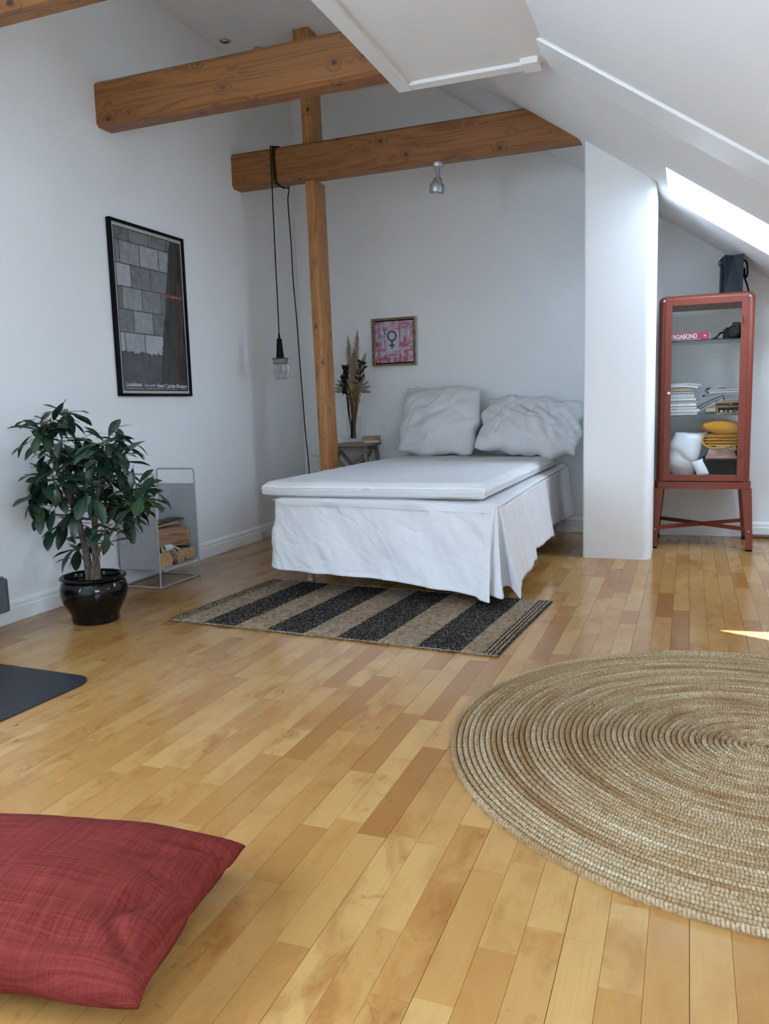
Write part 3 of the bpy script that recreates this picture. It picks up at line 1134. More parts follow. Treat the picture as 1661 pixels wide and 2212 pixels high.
for x0, kind, w in sq:
    nr = max(1, round(w / .0098))
    m = MB()
    for k in range(nr):
        cx = x0 - 1.499 / 2 + w * (k + .5) / nr
        rr = w / nr / 2
        st = 64
        ln = RD / 2 + .004 * nz(cx * 40, 1, 1)
        vs = []
        for i in range(st + 1):
            y = -ln + 2 * ln * i / st
            wob = .0022 * nz(cx * 3, y * 4, 5) + .0008 * nz(cx * 90, y * 60, 2)
            hgt = .0085 + .0018 * math.sin(i * 2.2 + k * 1.9) + .0012 * nz(cx * 80, y * 80, 7)
            hgt *= .72 if i in (0, st) else 1
            for s in range(5):
                an = PI * s / 4
                vs.append((cx + wob + rr * 1.02 * math.cos(PI - an), y, .0005 + hgt * (math.sin(an) ** .7)))
        fs = [(i * 5 + s, i * 5 + s + 1, (i + 1) * 5 + s + 1, (i + 1) * 5 + s) for i in range(st) for s in range(4)]
        fs += [(0, 1, 2, 3, 4), tuple(st * 5 + s for s in (4, 3, 2, 1, 0))]
        m.add(vs, fs)
    link_mesh('dark_stripe' if kind == 'b' else 'pale_stripe', m, M['black_jute'] if kind == 'b' else M['jute_rug'], rug, smooth=0)
# turned-over loop ends along both long edges
m = MB()
for sy in (-1, 1):
    for k in range(150):
        cx = -.745 + 1.49 * k / 149
        m.tube([(cx - .004, sy * (RD / 2 - .002), .005), (cx, sy * (RD / 2 + .005), .0055 + .002 * (k % 2)), (cx + .004, sy * (RD / 2 - .002), .005)], .0036, 5)
o = link_mesh('edge_loops', m, M['jute_rug'], rug, smooth=0)
o['kind'] = 'stuff'

# ------------------------------------------------------------------ round jute rug
def braid_mat():
    m = NT('braided_jute')
    at = m.n('ShaderNodeAttribute', attribute_name='tone')
    sp = m.n('ShaderNodeSeparateColor'); m.l(at.outputs['Color'], sp.inputs[0])
    v = m.mapping((1, 1, 1))
    b = m.noise(v, 150.0, 3); fine = m.noise(v, 420.0, 2)
    st_ = m.math('SINE', m.math('ADD', m.math('MULTIPLY', sp.outputs[2], 2 * PI / .0078), m.math('MULTIPLY', sp.outputs[1], 3.4)))
    st_ = m.math('ADD', m.math('MULTIPLY_ADD', st_, .5, .5), m.math('MULTIPLY', m.math('SUBTRACT', b, .5), .9))
    c = m.ramp(sp.outputs[0], [(0.0, (.20, .095, .034)), (0.35, (.32, .20, .095)), (0.65, (.43, .315, .185)), (1.0, (.55, .445, .30))])
    c = m.mix(m.ramp(b, [(0.34, (.6, .6, .6)), (0.54, (0, 0, 0))]), c, (.20, .11, .045))
    c = m.mix(m.ramp(st_, [(0.06, (.65, .65, .65)), (0.34, (0, 0, 0))]), c, (.13, .07, .03))
    vo = m.n('ShaderNodeTexVoronoi'); vo.inputs['Scale'].default_value = 13.0
    m.l(v, vo.inputs['Vector'])
    c = m.mix(m.ramp(vo.outputs['Distance'], [(0.0, (.8, .8, .8)), (0.04, (.7, .7, .7)), (.07, (0, 0, 0))]), c, (.10, .05, .02))
    m.color(c); m.rough(.95); m.b.inputs['Specular IOR Level'].default_value = .1
    m.bump(m.math('ADD', m.math('MULTIPLY', st_, .9), m.math('ADD', b, m.math('MULTIPLY', fine, .6))), .8, .002)
    return m.mat


M['braid'] = braid_mat()
RC, RR, PITCHC = Vector((2.985, 2.165, 0)), .795, .0152
vs, fs, tones = [], [], []
n_side = 7
th = 2.0
i = 0
arc = 0.0
while True:
    r = PITCHC * th / (2 * PI)
    if r > RR:
        break
    tw = math.sin(i * 1.45)
    cx, cy = math.cos(th), math.sin(th)
    rr = .0075 + .0003 * math.sin(i * 2.9) + .0003 * tw
    wob = .0016 * nz(cx * r * 6, cy * r * 6, 3)
    tone = .56 + .50 * nz(th * .9, r * 30, 2) + .34 * nz(th * 3.4, r * 19, 9) + .07 * random.uniform(-1, 1)
    edge = 1 if random.random() < .02 else 0
    for k in range(n_side):
        an = PI * (k / (n_side - 1)) * 1.25 - PI * .125
        rad = r + wob + rr * math.cos(an)
        vs.append((cx * rad, cy * rad, .0072 + wob + rr * (math.sin(an)) * 1.15))
    arc += .0062
    tones.append((max(0, min(1, tone)), 0, arc))
    i += 1
    th += max(.0062 / max(r, .004), .0062 / max(r, .03) if r < .03 else 0)
L = i
fs = [(a * n_side + k, a * n_side + k + 1, (a + 1) * n_side + k + 1, (a + 1) * n_side + k) for a in range(L - 1) for k in range(n_side - 1)]
me = bpy.data.meshes.new('round_rug'); me.from_pydata(vs, [], fs)
me.materials.append(M['braid'])
ca = me.color_attributes.new('tone', 'FLOAT_COLOR', 'POINT')
buf = []
for t in tones:
    for k in range(n_side):
        buf += [t[0], k / (n_side - 1), t[2], 1.0]
ca.data.foreach_set('color', buf)
me.shade_smooth()
rr_ = thing('round_rug', 'large round spiral-braided jute rug on the right side of the floor', 'rug', RC)
o = bpy.data.objects.new('braid_coil', me); C.objects.link(o); o.parent = rr_
mb = MB(); mb.lathe([(0, .0008), (RR - .002, .0008), (RR - .002, .004), (0, .004)], 96)
link_mesh('backing', mb, M['jute'], rr_)

# ------------------------------------------------------------------ hearth plate and stove box at the left edge
M['plate'] = plain('charcoal_steel', (.020, .022, .028), .42, .2, .15, 30, .1, 300)
ring = rr_corner(-.43, -.46, .45, .46, (.085, .085, .085, .085), 10)
n = len(ring)
mb = MB(); mb.add([(x, y, .0005) for x, y in ring] + [(x, y, .004) for x, y in ring],
                  [tuple(range(n - 1, -1, -1)), tuple(range(n, 2 * n))] + [(i, (i + 1) % n, n + (i + 1) % n, n + i) for i in range(n)])
o = link_mesh('hearth_plate', mb, M['plate'], loc=(.435, 1.685, 0), rot=(0, 0, -.045))
tag(o, 'charcoal steel floor plate with rounded corner, lying at the left picture edge', 'floor plate')
M['stove'] = plain('dark_grey_enamel', (.075, .080, .095), .55, 0, .1, 20)
st = thing('wall_box', 'dark grey rounded metal box hung low on the left wall', 'box', (0, 2.31, 0))
ring = rr_corner(.002, -.62, .205, .150, (.045, .004, .004, .035), 8); n = len(ring)
mb = MB(); mb.add([(x, y, .112) for x, y in ring] + [(x, y, .246) for x, y in ring],
                  [tuple(range(n - 1, -1, -1)), tuple(range(n, 2 * n))] + [(i, (i + 1) % n, n + (i + 1) % n, n + i) for i in range(n)])
link_mesh('body', mb, M['stove'], st, bevel=.004)
ring2 = [(.012 + x * .88, y * .97 - .003) for x, y in ring]
mb = MB(); mb.add([(x, y, .246) for x, y in ring2] + [(x, y, .254) for x, y in ring2],
                  [tuple(range(n - 1, -1, -1)), tuple(range(n, 2 * n))] + [(i, (i + 1) % n, n + (i + 1) % n, n + i) for i in range(n)])
link_mesh('lid', mb, M['stove'], st, bevel=.002)

# ------------------------------------------------------------------ potted plant
M['glaze'] = plain('black_brown_glaze', (.004, .003, .003), .07, 0, .2, 8, spec=.32)
M['soil'] = plain('dark_potting_soil', (.012, .008, .006), 1.0, 0, .5, 90, .9, 160)
M['bark'] = plain('grey_brown_bark', (.10, .075, .055), .9, 0, .45, 60, .8, 140)


def leaf_mat():
    m = NT('dark_glossy_leaf')
    oi = m.n('ShaderNodeObjectInfo')
    c = m.ramp(oi.outputs['Random'], [(0.0, (.006, .020, .013)), (0.5, (.010, .033, .019)), (0.85, (.017, .048, .022)), (1.0, (.034, .068, .018))])
    g = m.n('ShaderNodeTexCoord').outputs['Object']
    sp = m.n('ShaderNodeSeparateXYZ'); m.l(g, sp.inputs[0])
    rib = m.ramp(m.math('ABSOLUTE', sp.outputs[0]), [(0.0, (.6, .6, .6)), (0.02, (.25, .25, .25)), (0.05, (0, 0, 0))])
    c = m.mix(rib, c, (.045, .085, .045))
    m.color(c); m.rough(.33); m.b.inputs['Specular IOR Level'].default_value = .45
    return m.mat


M['leaf'] = leaf_mat()
PC = Vector((.358, 2.758, 0))
plant = thing('potted_plant', 'bushy dark green houseplant in a round glossy black pot by the left wall', 'plant', PC)
mb = MB()
mb.lathe([(0, .0005), (.096, .0005), (.101, .006), (.101, .026), (.104, .040), (.120, .070), (.136, .102), (.1435, .132), (.141, .160), (.133, .182),
          (.127, .188), (.129, .191), (.139, .194), (.142, .200), (.139, .206), (.132, .208), (.121, .205), (.116, .197), (.114, .172), (0, .172)], 64)
link_mesh('pot', mb, M['glaze'], plant, smooth=50)
mb = MB()
mb.grid(lambda u, v: ((.112 * (u * 2 - 1)) * math.sqrt(max(0, 1 - .5 * (v * 2 - 1) ** 2)), (.112 * (v * 2 - 1)) * math.sqrt(max(0, 1 - .5 * (u * 2 - 1) ** 2)),
                      .174 + .010 * nz(u * 9, v * 9, 1) + .006 * nz(u * 30, v * 30, 4)), 26, 26)
link_mesh('soil', mb, M['soil'], plant, smooth=0)

clusters = [(.322, 2.57, .849), (.312, 2.634, .897), (.399, 2.598, .817), (.276, 2.798, .786), (.308, 2.651, .776), (.622, 2.60, .804), (.66, 2.55, .797),
            (.461, 2.905, .765), (.65, 2.639, .722), (.353, 2.569, .659), (.271, 2.729, .698), (.225, 2.619, .681), (.308, 2.905, .676), (.552, 2.739, .666),
            (.421, 2.814, .626), (.280, 2.56, .543), (.286, 2.653, .601), (.180, 2.87, .598), (.474, 2.761, .53), (.435, 2.861, .486), (.589, 2.829, .576),
            (.79, 2.58, .589), (.505, 2.869, .527), (.342, 2.792, .524), (.373, 2.659, .511), (.60, 2.57, .458), (.19, 2.86, .315), (.251, 2.737, .455),
            (.277, 2.851, .346), (.413, 2.924, .439), (.256, 2.848, .651), (.219, 2.904, .728), (.21, 2.62, .594), (.53, 2.66, .745), (.70, 2.66, .62),
            (.47, 2.62, .60), (.345, 2.70, .93)]
stems = [[(.035, -.02, .18), (.040, -.02, .30), (.055, -.03, .42), (.10, -.05, .56), (.16, -.08, .70), (.19, -.10, .78)],
         [(-.02, .0, .18), (-.03, .0, .32), (-.04, -.03, .48), (-.06, -.08, .64), (-.07, -.12, .78), (-.06, -.15, .86)],
         [(.005, .025, .18), (.0, .03, .34), (-.02, .06, .50), (-.04, .09, .64), (-.02, .11, .72)],
         [(.02, -.03, .18), (.05, -.04, .28), (.12, -.03, .38), (.20, -.02, .47), (.30, -.05, .54)]]
stem_pts = []
for k, s in enumerate(stems):
    mb = MB()
    pts = resample(s, 6)
    r0 = (.017, .018, .015, .011)[k]
    mb.tube([p + Vector((.003 * nz(p.z * 20, k, 1), .003 * nz(p.z * 20, k, 5), 0)) for p in pts], [r0 * (1 - .72 * i / len(pts)) for i in range(len(pts))], 10)
    link_mesh('trunk', mb, M['bark'], plant, smooth=0)
    stem_pts += [(p, r0 * (1 - .72 * i / len(pts))) for i, p in enumerate(pts) if p.z > .26]


def leaf_mesh(name, curl, fold):
    m = MB()
    nu, nv = 4, 8
    def fn(u, v):
        a = u * 2 - 1
        w = .215 * (math.sin(PI * min(1, v ** 1.30 * .97 + .012)) ** .75)
        y = v
        z = -curl * v * v + fold * abs(a) * w * .9 + .012 * math.sin(v * 11) * abs(a)
        return (a * w, y, z)
    m.grid(fn, nu, nv)
    m.tube([(0, -.16, .03), (0, -.06, .008), (0, .02, 0)], [.016, .014, .010], 5, caps=False)
    o = link_mesh(name, m, M['leaf'], None, smooth=0, recalc=False)
    me_ = o.data
    bpy.data.objects.remove(o)
    return me_


lm = [leaf_mesh('leaf', .16, .25), leaf_mesh('leaf', .34, .15), leaf_mesh('leaf', .02, .35), leaf_mesh('leaf', .5, .2)]
rl = random.Random(12)
twigs = MB()
count = 0
for ci, c in enumerate(clusters):
    c = Vector(c) - PC
    best = min(stem_pts, key=lambda q: (q[0] - c).length + max(0, q[0].z - c.z + .05) * 2)
    sp_, r_ = best
    mid = sp_.lerp(c, .55) + Vector((0, 0, -.025))
    pts = resample([sp_, mid, c], 5)
    twigs.tube(pts, [.0048 - .0028 * i / len(pts) for i in range(len(pts))], 6)
    axis = (c - sp_).normalized() + Vector((0, 0, .55))
    axis.normalize()
    u = axis.orthogonal().normalized(); w_ = axis.cross(u)
    nl = rl.choice((7, 8, 8, 9))
    ph = rl.uniform(0, 6.28)
    for k in range(nl):
        if count >= 298:
            break
        for attempt in range(7):
            an = ph + k * 2.4 + rl.uniform(-.25, .25)
            el = rl.uniform(-.45, .75)
            d = (u * math.cos(an) + w_ * math.sin(an)) * math.cos(el) + axis * math.sin(el)
            d = (d + Vector((.05, 0, -.16))).normalized()
            ln = rl.uniform(.078, .118)
            base = c + d * .016 - axis * rl.uniform(0, .035)
            tipw = base + d * ln * 1.1 + PC
            if tipw.x > .03 and base.x + PC.x > .03:
                break
        else:
            continue
        sdir = d.cross(Vector((0, 0, 1)))
        sdir = sdir.normalized() if sdir.length > .05 else u
        nrm = sdir.cross(d).normalized()
        roll = rl.uniform(-.5, .5)
        ex = sdir * math.cos(roll) + nrm * math.sin(roll)
        ez = ex.cross(d).normalized()
        lf = bpy.data.objects.new('leaf', rl.choice(lm))
        C.objects.link(lf); lf.parent = plant
        wd = rl.uniform(.85, 1.15)
        lf.matrix_basis = Matrix(((ex.x * ln * wd, d.x * ln, ez.x * ln, base.x), (ex.y * ln * wd, d.y * ln, ez.y * ln, base.y),
                                  (ex.z * ln * wd, d.z * ln, ez.z * ln, base.z), (0, 0, 0, 1)))
        count += 1
inner = MB()
for k in range(190):
    c = Vector(rl.choice(clusters)) - PC
    c = c + Vector((rl.uniform(-.06, .06), rl.uniform(-.06, .06), rl.uniform(-.06, .04)))
    d = Vector((rl.uniform(-1, 1), rl.uniform(-1, 1), rl.uniform(-.7, .4))).normalized()
    ln = rl.uniform(.07, .105)
    tip_ = c + d * ln + PC
    if tip_.x < .035 or c.x + PC.x < .035:
        continue
    sd = d.cross(Vector((0, 0, 1))).normalized(); nn = sd.cross(d).normalized()
    src = rl.choice(lm)
    inner.add([c + sd * v.co.x * ln + d * v.co.y * ln + nn * v.co.z * ln for v in src.vertices], [tuple(p.vertices) for p in src.polygons])
o = link_mesh('inner_foliage', inner, M['leaf'], plant, smooth=0, recalc=False)
o['kind'] = 'stuff'
o = link_mesh('twigs', twigs, M['bark'], plant, smooth=0)
o['kind'] = 'stuff'

# ------------------------------------------------------------------ firewood holder
M['grey_metal'] = plain('warm_grey_powder_coat', (.34, .335, .345), .5, 0, .05, 30, .08, 500)
RX0, RX1, RY0, RY1, RH = .024, .268, 3.350, 3.700, .597
rk = thing('firewood_holder', 'grey metal firewood rack with wire handles against the left wall', 'firewood rack', (.146, 3.525, 0))
OR_ = Vector((.146, 3.525, 0))
for y in (RY0, RY1):
    mb = MB(); r = .018
    pts = [(RX0, y, .0055), (RX0, y, RH - r)]
    pts += [(RX0 + r - r * math.cos(a), y, RH - r + r * math.sin(a)) for a in (.4, .8, 1.2, PI / 2)]
    pts += [(RX1 - r, y, RH)] + [(RX1 - r + r * math.sin(a), y, RH - r + r * math.cos(a)) for a in (.4, .8, 1.2, PI / 2)]
    pts += [(RX1, y, .0055)]
    mb.tube(pts, .005, 8)
    f_ = link_mesh('end_frame', shift(mb, OR_), M['grey_metal'], rk, smooth=50)
    mb = MB(); mb.tube([(RX0, y, .512), (RX1, y, .512)], .0042, 8)
    link_mesh('cross_rod', shift(mb, OR_), M['grey_metal'], f_, smooth=50)
    mb = MB(); mb.box((RX0 + .004, y - .0015, .098), (RX1 - .004, y + .0015, .510))
    link_mesh('end_panel', shift(mb, OR_), M['grey_metal'], rk)
for a, b in (((RX0, RY0, .0055), (RX1, RY0, .0055)), ((RX1, RY0, .0055), (RX1, RY1, .0055)), ((RX1, RY1, .0055), (RX0, RY1, .0055)), ((RX0, RY1, .0055), (RX0, RY0, .0055))):
    mb = MB(); mb.tube([a, b], .005, 8)
    link_mesh('base_rod', shift(mb, OR_), M['grey_metal'], rk, smooth=50)
for x in (RX0, RX1):
    mb = MB(); mb.tube([(x, RY0, .100), (x, RY1, .100)], .0048, 8)
    link_mesh('shelf_rod', shift(mb, OR_), M['grey_metal'], rk, smooth=50)
mb = MB(); mb.box((RX0 + .004, RY0 + .002, .0985), (RX1 - .004, RY1 - .002, .1015))
link_mesh('shelf', shift(mb, OR_), M['grey_metal'], rk)


def wood_side(name, dark, mid, light, axis_scale=(60, 60, 4)):
    m = NT(name)
    f = m.noise(m.mapping(axis_scale), 1.0, 4, .6)
    m.color(m.ramp(f, [(0.3, dark), (0.5, mid), (0.72, light)]))
    m.rough(.9); m.bump(f, .8, .004)
    return m.mat


def end_grain(name, a, b):
    m = NT(name)
    f = m.noise(m.mapping((1, 1, 1)), 70.0, 4, .6)
    m.color(m.ramp(f, [(0.3, a), (0.7, b)])); m.rough(.9); m.bump(f, .5, .003)
    return m.mat


M['split'] = wood_side('split_wood', (.09, .045, .022), (.26, .145, .075), (.36, .22, .125))
M['bark_dark'] = wood_side('rough_dark_bark', (.012, .009, .008), (.045, .033, .026), (.13, .10, .08), (40, 40, 12))
M['endgrain'] = end_grain('log_end_grain', (.36, .21, .095), (.54, .36, .18))


def log_mesh(cross, length, seed, mats=(0, 1)):
    """irregular split log along local z, end faces in material 1"""
    m = MB(); n = len(cross); st = 10
    vs = []
    for i in range(st + 1):
        z = (i / st - .5) * length
        for k, (x, y) in enumerate(cross):
            j = .0045
            vs.append((x + j * nz(x * 40 + seed, y * 40, z * 14), y + j * nz(x * 40, y * 40 + seed, z * 14 + 3), z + (.004 * nz(x * 60, y * 60, seed) if i in (0, st) else 0)))
    m.add(vs, [(i * n + k, i * n + (k + 1) % n, (i + 1) * n + (k + 1) % n, (i + 1) * n + k) for i in range(st) for k in range(n)], 0)
    m.add(vs[:n], [tuple(range(n - 1, -1, -1))], 1)
    m.add(vs[-n:], [tuple(range(n))], 1)
    return m


def subdivide_ring(pts, k, jit, seed):
    out = []
    n = len(pts)
    for i in range(n):
        a, b = Vector(pts[i]), Vector(pts[(i + 1) % n])
        for s in range(k):
            p = a.lerp(b, s / k)
            if s:
                p += Vector((nz(p.x * 60, p.y * 60, seed), nz(p.x * 60, p.y * 60, seed + 5))) * jit
            out.append((p.x, p.y))
    return out


def put_log(name, cross, length, axis, up, loc, label, side_mat, seed, cat='log', group='split logs in the firewood rack'):
    o = link_mesh(name, log_mesh(subdivide_ring(cross, 4, .006, seed), length, seed), [side_mat, M['endgrain']])
    ez = Vector(axis).normalized(); ex = Vector(up).cross(ez).normalized(); ey = ez.cross(ex)
    o.matrix_world = Matrix(((ex.x, ey.x, ez.x, loc[0]), (ex.y, ey.y, ez.y, loc[1]), (ex.z, ey.z, ez.z, loc[2]), (0, 0, 0, 1)))
    tag(o, label, cat, group)
    return o


# local x of a cross section runs to the side, local y upward
put_log('firewood_log', [(-.060, -.048), (.058, -.054), (.072, .010), (.038, .056), (-.042, .050)], .285, (.10, 1, -.08), (0, 0, 1), (.178, 3.508, .2435),
        'long split log lying across the top of the firewood pile', M['split'], 1.0)
put_log('firewood_log', [(-.054, -.042), (.040, -.042), (.056, -.010), (.020, .042), (-.044, .036)], .215, (1, -.05, 0), (0, 0, 1), (.160, 3.4145, .1480),
        'dark split log with pale end at the lower left of the firewood pile', M['split'], 2.0)
put_log('firewood_log', [(-.055, -.034), (.020, -.038), (.062, .020), (.045, .036), (-.030, .038)], .22, (1, .10, 0), (0, 0, 1), (.165, 3.530, .1430),
        'half-round log with pale end grain facing out, centre of the lower row', M['split'], 3.0)
put_log('firewood_log', [(-.040, -.030), (.035, -.032), (.048, .005), (.030, .036), (-.030, .034)], .21, (1, -.04, 0), (0, 0, 1), (.150, 3.640, .1360),
        'black-barked log in the lower right of the firewood pile', M['bark_dark'], 4.0)
put_log('firewood_log', [(-.022, -.040), (.020, -.044), (.024, .020), (.010, .044), (-.020, .036)], .17, (1, .12, .02), (0, 0, 1), (.140, 3.666, .2190),
        'upright grey weathered wood chunk at the right end of the firewood pile', M['bark_dark'], 6.0)
for k, (loc, ax, lab) in enumerate((((.165, 3.490, .3120), (.10, 1, .03), 'pale thin bark slab lying under the darker slab on the firewood'),
                                    ((.160, 3.575, .3260), (-.12, 1, -.05), 'dark brown bark slab on the very top of the firewood'))):
    o = link_mesh('bark_slab', log_mesh(subdivide_ring([(-.042, -.004), (.042, -.006), (.046, .003), (.0, .007), (-.038, .004)], 3, .002, k), .25, 3.0 + k),
                  [M['split'] if k == 0 else M['bark_dark'], M['endgrain']])
    ez = Vector(ax).normalized(); ex = Vector((0, 0, 1)).cross(ez).normalized(); ey = ez.cross(ex)
    o.matrix_world = Matrix(((ex.x, ey.x, ez.x, loc[0]), (ex.y, ey.y, ez.y, loc[1]), (ex.z, ey.z, ez.z, loc[2]), (0, 0, 0, 1)))
    tag(o, lab, 'bark', 'bark slabs on the firewood')
M['paper'] = plain('white_paper', (.62, .60, .54), .8)
np_ = thing('folded_newspaper', 'rolled and folded white newspaper tucked between the logs', 'newspaper', (.272, 3.415, .205))
mb = MB(); mb.lathe([(.016, -.03), (.018, .0), (.016, .03)], 16)
link_mesh('roll', mb, M['paper'], np_, smooth=40, rot=(PI / 2, 0, 0))
for a, b, h_ in (((0, .028, .010), (.004, .100, -.022), .0035), ((0, .030, .002), (.004, .085, -.050), .0025)):
    mb = MB(); a, b = Vector(a), Vector(b)
    mb.hexa([a + Vector((-.07, 0, -h_)), a + Vector((.004, 0, -h_)), b + Vector((.004, 0, -h_)), b + Vector((-.07, 0, -h_)),
             a + Vector((-.07, 0, h_)), a + Vector((.004, 0, h_)), b + Vector((.004, 0, h_)), b + Vector((-.07, 0, h_))])
    link_mesh('fold', mb, M['paper'], np_)

# ------------------------------------------------------------------ framed poster on the left wall
def text_mesh(name, body, size, mat, parent, origin, ex, ey, extrude=.0003, sx=1.0, width=None, bold=0.0):
    cu_ = bpy.data.curves.new(name, 'FONT')
    cu_.body = body; cu_.size = size; cu_.extrude = extrude; cu_.offset = bold
    to = bpy.data.objects.new(name, cu_); C.objects.link(to)
    dg = bpy.context.evaluated_depsgraph_get(); dg.update()
    me_ = bpy.data.meshes.new_from_object(to.evaluated_get(dg))
    bpy.data.objects.remove(to)
    if width:
        xs_ = [v.co.x for v in me_.vertices]
        sx = width / (max(xs_) - min(xs_))
        x0 = min(xs_)
        for v in me_.vertices:
            v.co.x = (v.co.x - x0) * sx
    me_.materials.clear(); me_.materials.append(mat)
    o = bpy.data.objects.new(name, me_); C.objects.link(o)
    o.parent = parent
    ex, ey = Vector(ex), Vector(ey); ez = ex.cross(ey)
    o.matrix_basis = Matrix(((ex.x, ey.x, ez.x, origin[0]), (ex.y, ey.y, ez.y, origin[1]), (ex.z, ey.z, ez.z, origin[2]), (0, 0, 0, 1)))
    return o


M['black_frame'] = plain('black_frame_paint', (.003, .003, .0035), .5, spec=.12)
M['poster_paper'] = plain('cream_poster_margin', (.46, .43, .40), .7)
M['red_print'] = plain('red_print', (.50, .045, .04), .7)
M['white_print'] = plain('white_print', (.62, .62, .62), .7)


def print_mat():
    """plain grey-tone stand-in picture: pale patchy area left, dark band right, mid grey ground"""
    m = NT('grey_tone_print')
    g = m.n('ShaderNodeTexCoord').outputs['Object']
    sp = m.n('ShaderNodeSeparateXYZ'); m.l(g, sp.inputs[0])
    y, z = sp.outputs[1], sp.outputs[2]
    n1 = m.noise(m.mapping((26, 26, 26)), 1.0, 6, .7)
    n2 = m.noise(m.mapping((3, 40, 5)), 1.0, 4, .6)
    br = m.n('ShaderNodeTexBrick')
    cb = m.n('ShaderNodeCombineXYZ'); m.l(y, cb.inputs[0]); m.l(z, cb.inputs[1])
    m.l(cb.outputs[0], br.inputs['Vector'])
    for k_, val in (('Scale', 1.0), ('Brick Width', .165), ('Row Height', .118), ('Mortar Size', .004), ('Mortar Smooth', .2), ('Bias', 0.0)):
        br.inputs[k_].default_value = val
    br.inputs['Color1'].default_value = (.32, .32, .32, 1); br.inputs['Color2'].default_value = (.95, .95, .95, 1); br.inputs['Mortar'].default_value = (.15, .15, .15, 1)
    blk = m.math('ADD', m.math('MULTIPLY', br.outputs['Color'], .60), m.math('MULTIPLY', n1, .45))
    pale = m.ramp(blk, [(0.22, (.030, .031, .033)), (0.38, (.11, .115, .12)), (0.55, (.22, .225, .235)), (0.80, (.42, .43, .45))])
    dark = m.ramp(n2, [(0.3, (.012, .012, .013)), (0.7, (.045, .044, .044))])
    ground = m.ramp(n1, [(0.3, (.045, .047, .052)), (0.7, (.105, .110, .118))])
    wob = m.math('MULTIPLY', m.math('SUBTRACT', n1, .5), .03)
    edge = m.math('ADD', m.math('MULTIPLY_ADD', z, .20, .13), wob)
    right = m.math('GREATER_THAN', y, m.math('ADD', edge, -.02))
    low = m.math('LESS_THAN', m.math('ADD', z, m.math('MULTIPLY', wob, 2.0)), -.22)
    c = m.mix(low, pale, ground)
    c = m.mix(right, c, dark)
    m.color(c); m.rough(.25)
    return m.mat


M['print'] = print_mat()
pz0, pz1, py0, py1 = .997, 1.903, 3.448, 4.092
po_ = thing('framed_poster', 'tall black-framed black and white exhibition poster on the left wall', 'poster', (0, (py0 + py1) / 2, (pz0 + pz1) / 2))
hw, hh = (py1 - py0) / 2, (pz1 - pz0) / 2
for a, b in (((.001, -hw, -hh), (.026, -hw + .015, hh)), ((.001, hw - .015, -hh), (.026, hw, hh)), ((.001, -hw + .015, hh - .015), (.026, hw - .015, hh)), ((.001, -hw + .015, -hh), (.026, hw - .015, -hh + .015))):
    mb = MB(); mb.box(a, b)
    link_mesh('frame_rail', mb, M['black_frame'], po_, bevel=.002)
mb = MB(); mb.box((.001, -hw + .014, -hh + .014), (.014, hw - .014, hh - .014))
link_mesh('poster_sheet', mb, M['poster_paper'], po_)
mb = MB(); mb.box((.014, -hw + .040, -hh + .034), (.0146, hw - .030, hh - .036))
link_mesh('picture', mb, M['print'], po_)
mb = MB()
for a, b in (((-hw + .036, -hh + .030), (hw - .026, -hh + .034)), ((-hw + .036, hh - .036), (hw - .026, hh - .032)), ((-hw + .036, -hh + .034), (-hw + .040, hh - .036)), ((hw - .030, -hh + .034), (hw - .026, hh - .036))):
    mb.box((.014, a[0], a[1]), (.0147, b[0], b[1]))
link_mesh('picture_border', mb, M['black_frame'], po_)
EY, EZ = (0, 1, 0), (0, 0, 1)


def ptext(s, y, z, size, mat, width, bold=0.0):
    return text_mesh('lettering', s, size, mat, po_, (.0149, y - (py0 + py1) / 2, z - (pz0 + pz1) / 2), EY, EZ, width=width, bold=bold)


ptext('Louisiana', 3.507, 1.050, .030, M['white_print'], .128, .0003)
ptext('26.2.-6.6.99', 3.660, 1.050, .016, M['white_print'], .092)
ptext('Henri Cartier-Bresson', 3.768, 1.045, .032, M['white_print'], .286, .0003)
ptext('Europæere', 3.875, 1.553, .031, M['red_print'], .176, .0004)
mb = MB()
for a, b in ((3.507, 3.655), (3.672, 3.96), (3.975, 4.055)):
    mb.box((.0146, a - (py0 + py1) / 2, 1.0365 - (pz0 + pz1) / 2), (.0149, b - (py0 + py1) / 2, 1.0385 - (pz0 + pz1) / 2))
link_mesh('rule_lines', mb, M['white_print'], po_)
mb = MB(); mb.box((.0165, -hw + .013, -hh + .013), (.0175, hw - .013, hh - .013))
M['poster_glass'] = glass_mat('poster_glass', (1, 1, 1), .06)
link_mesh('glazing', mb, M['poster_glass'], po_)

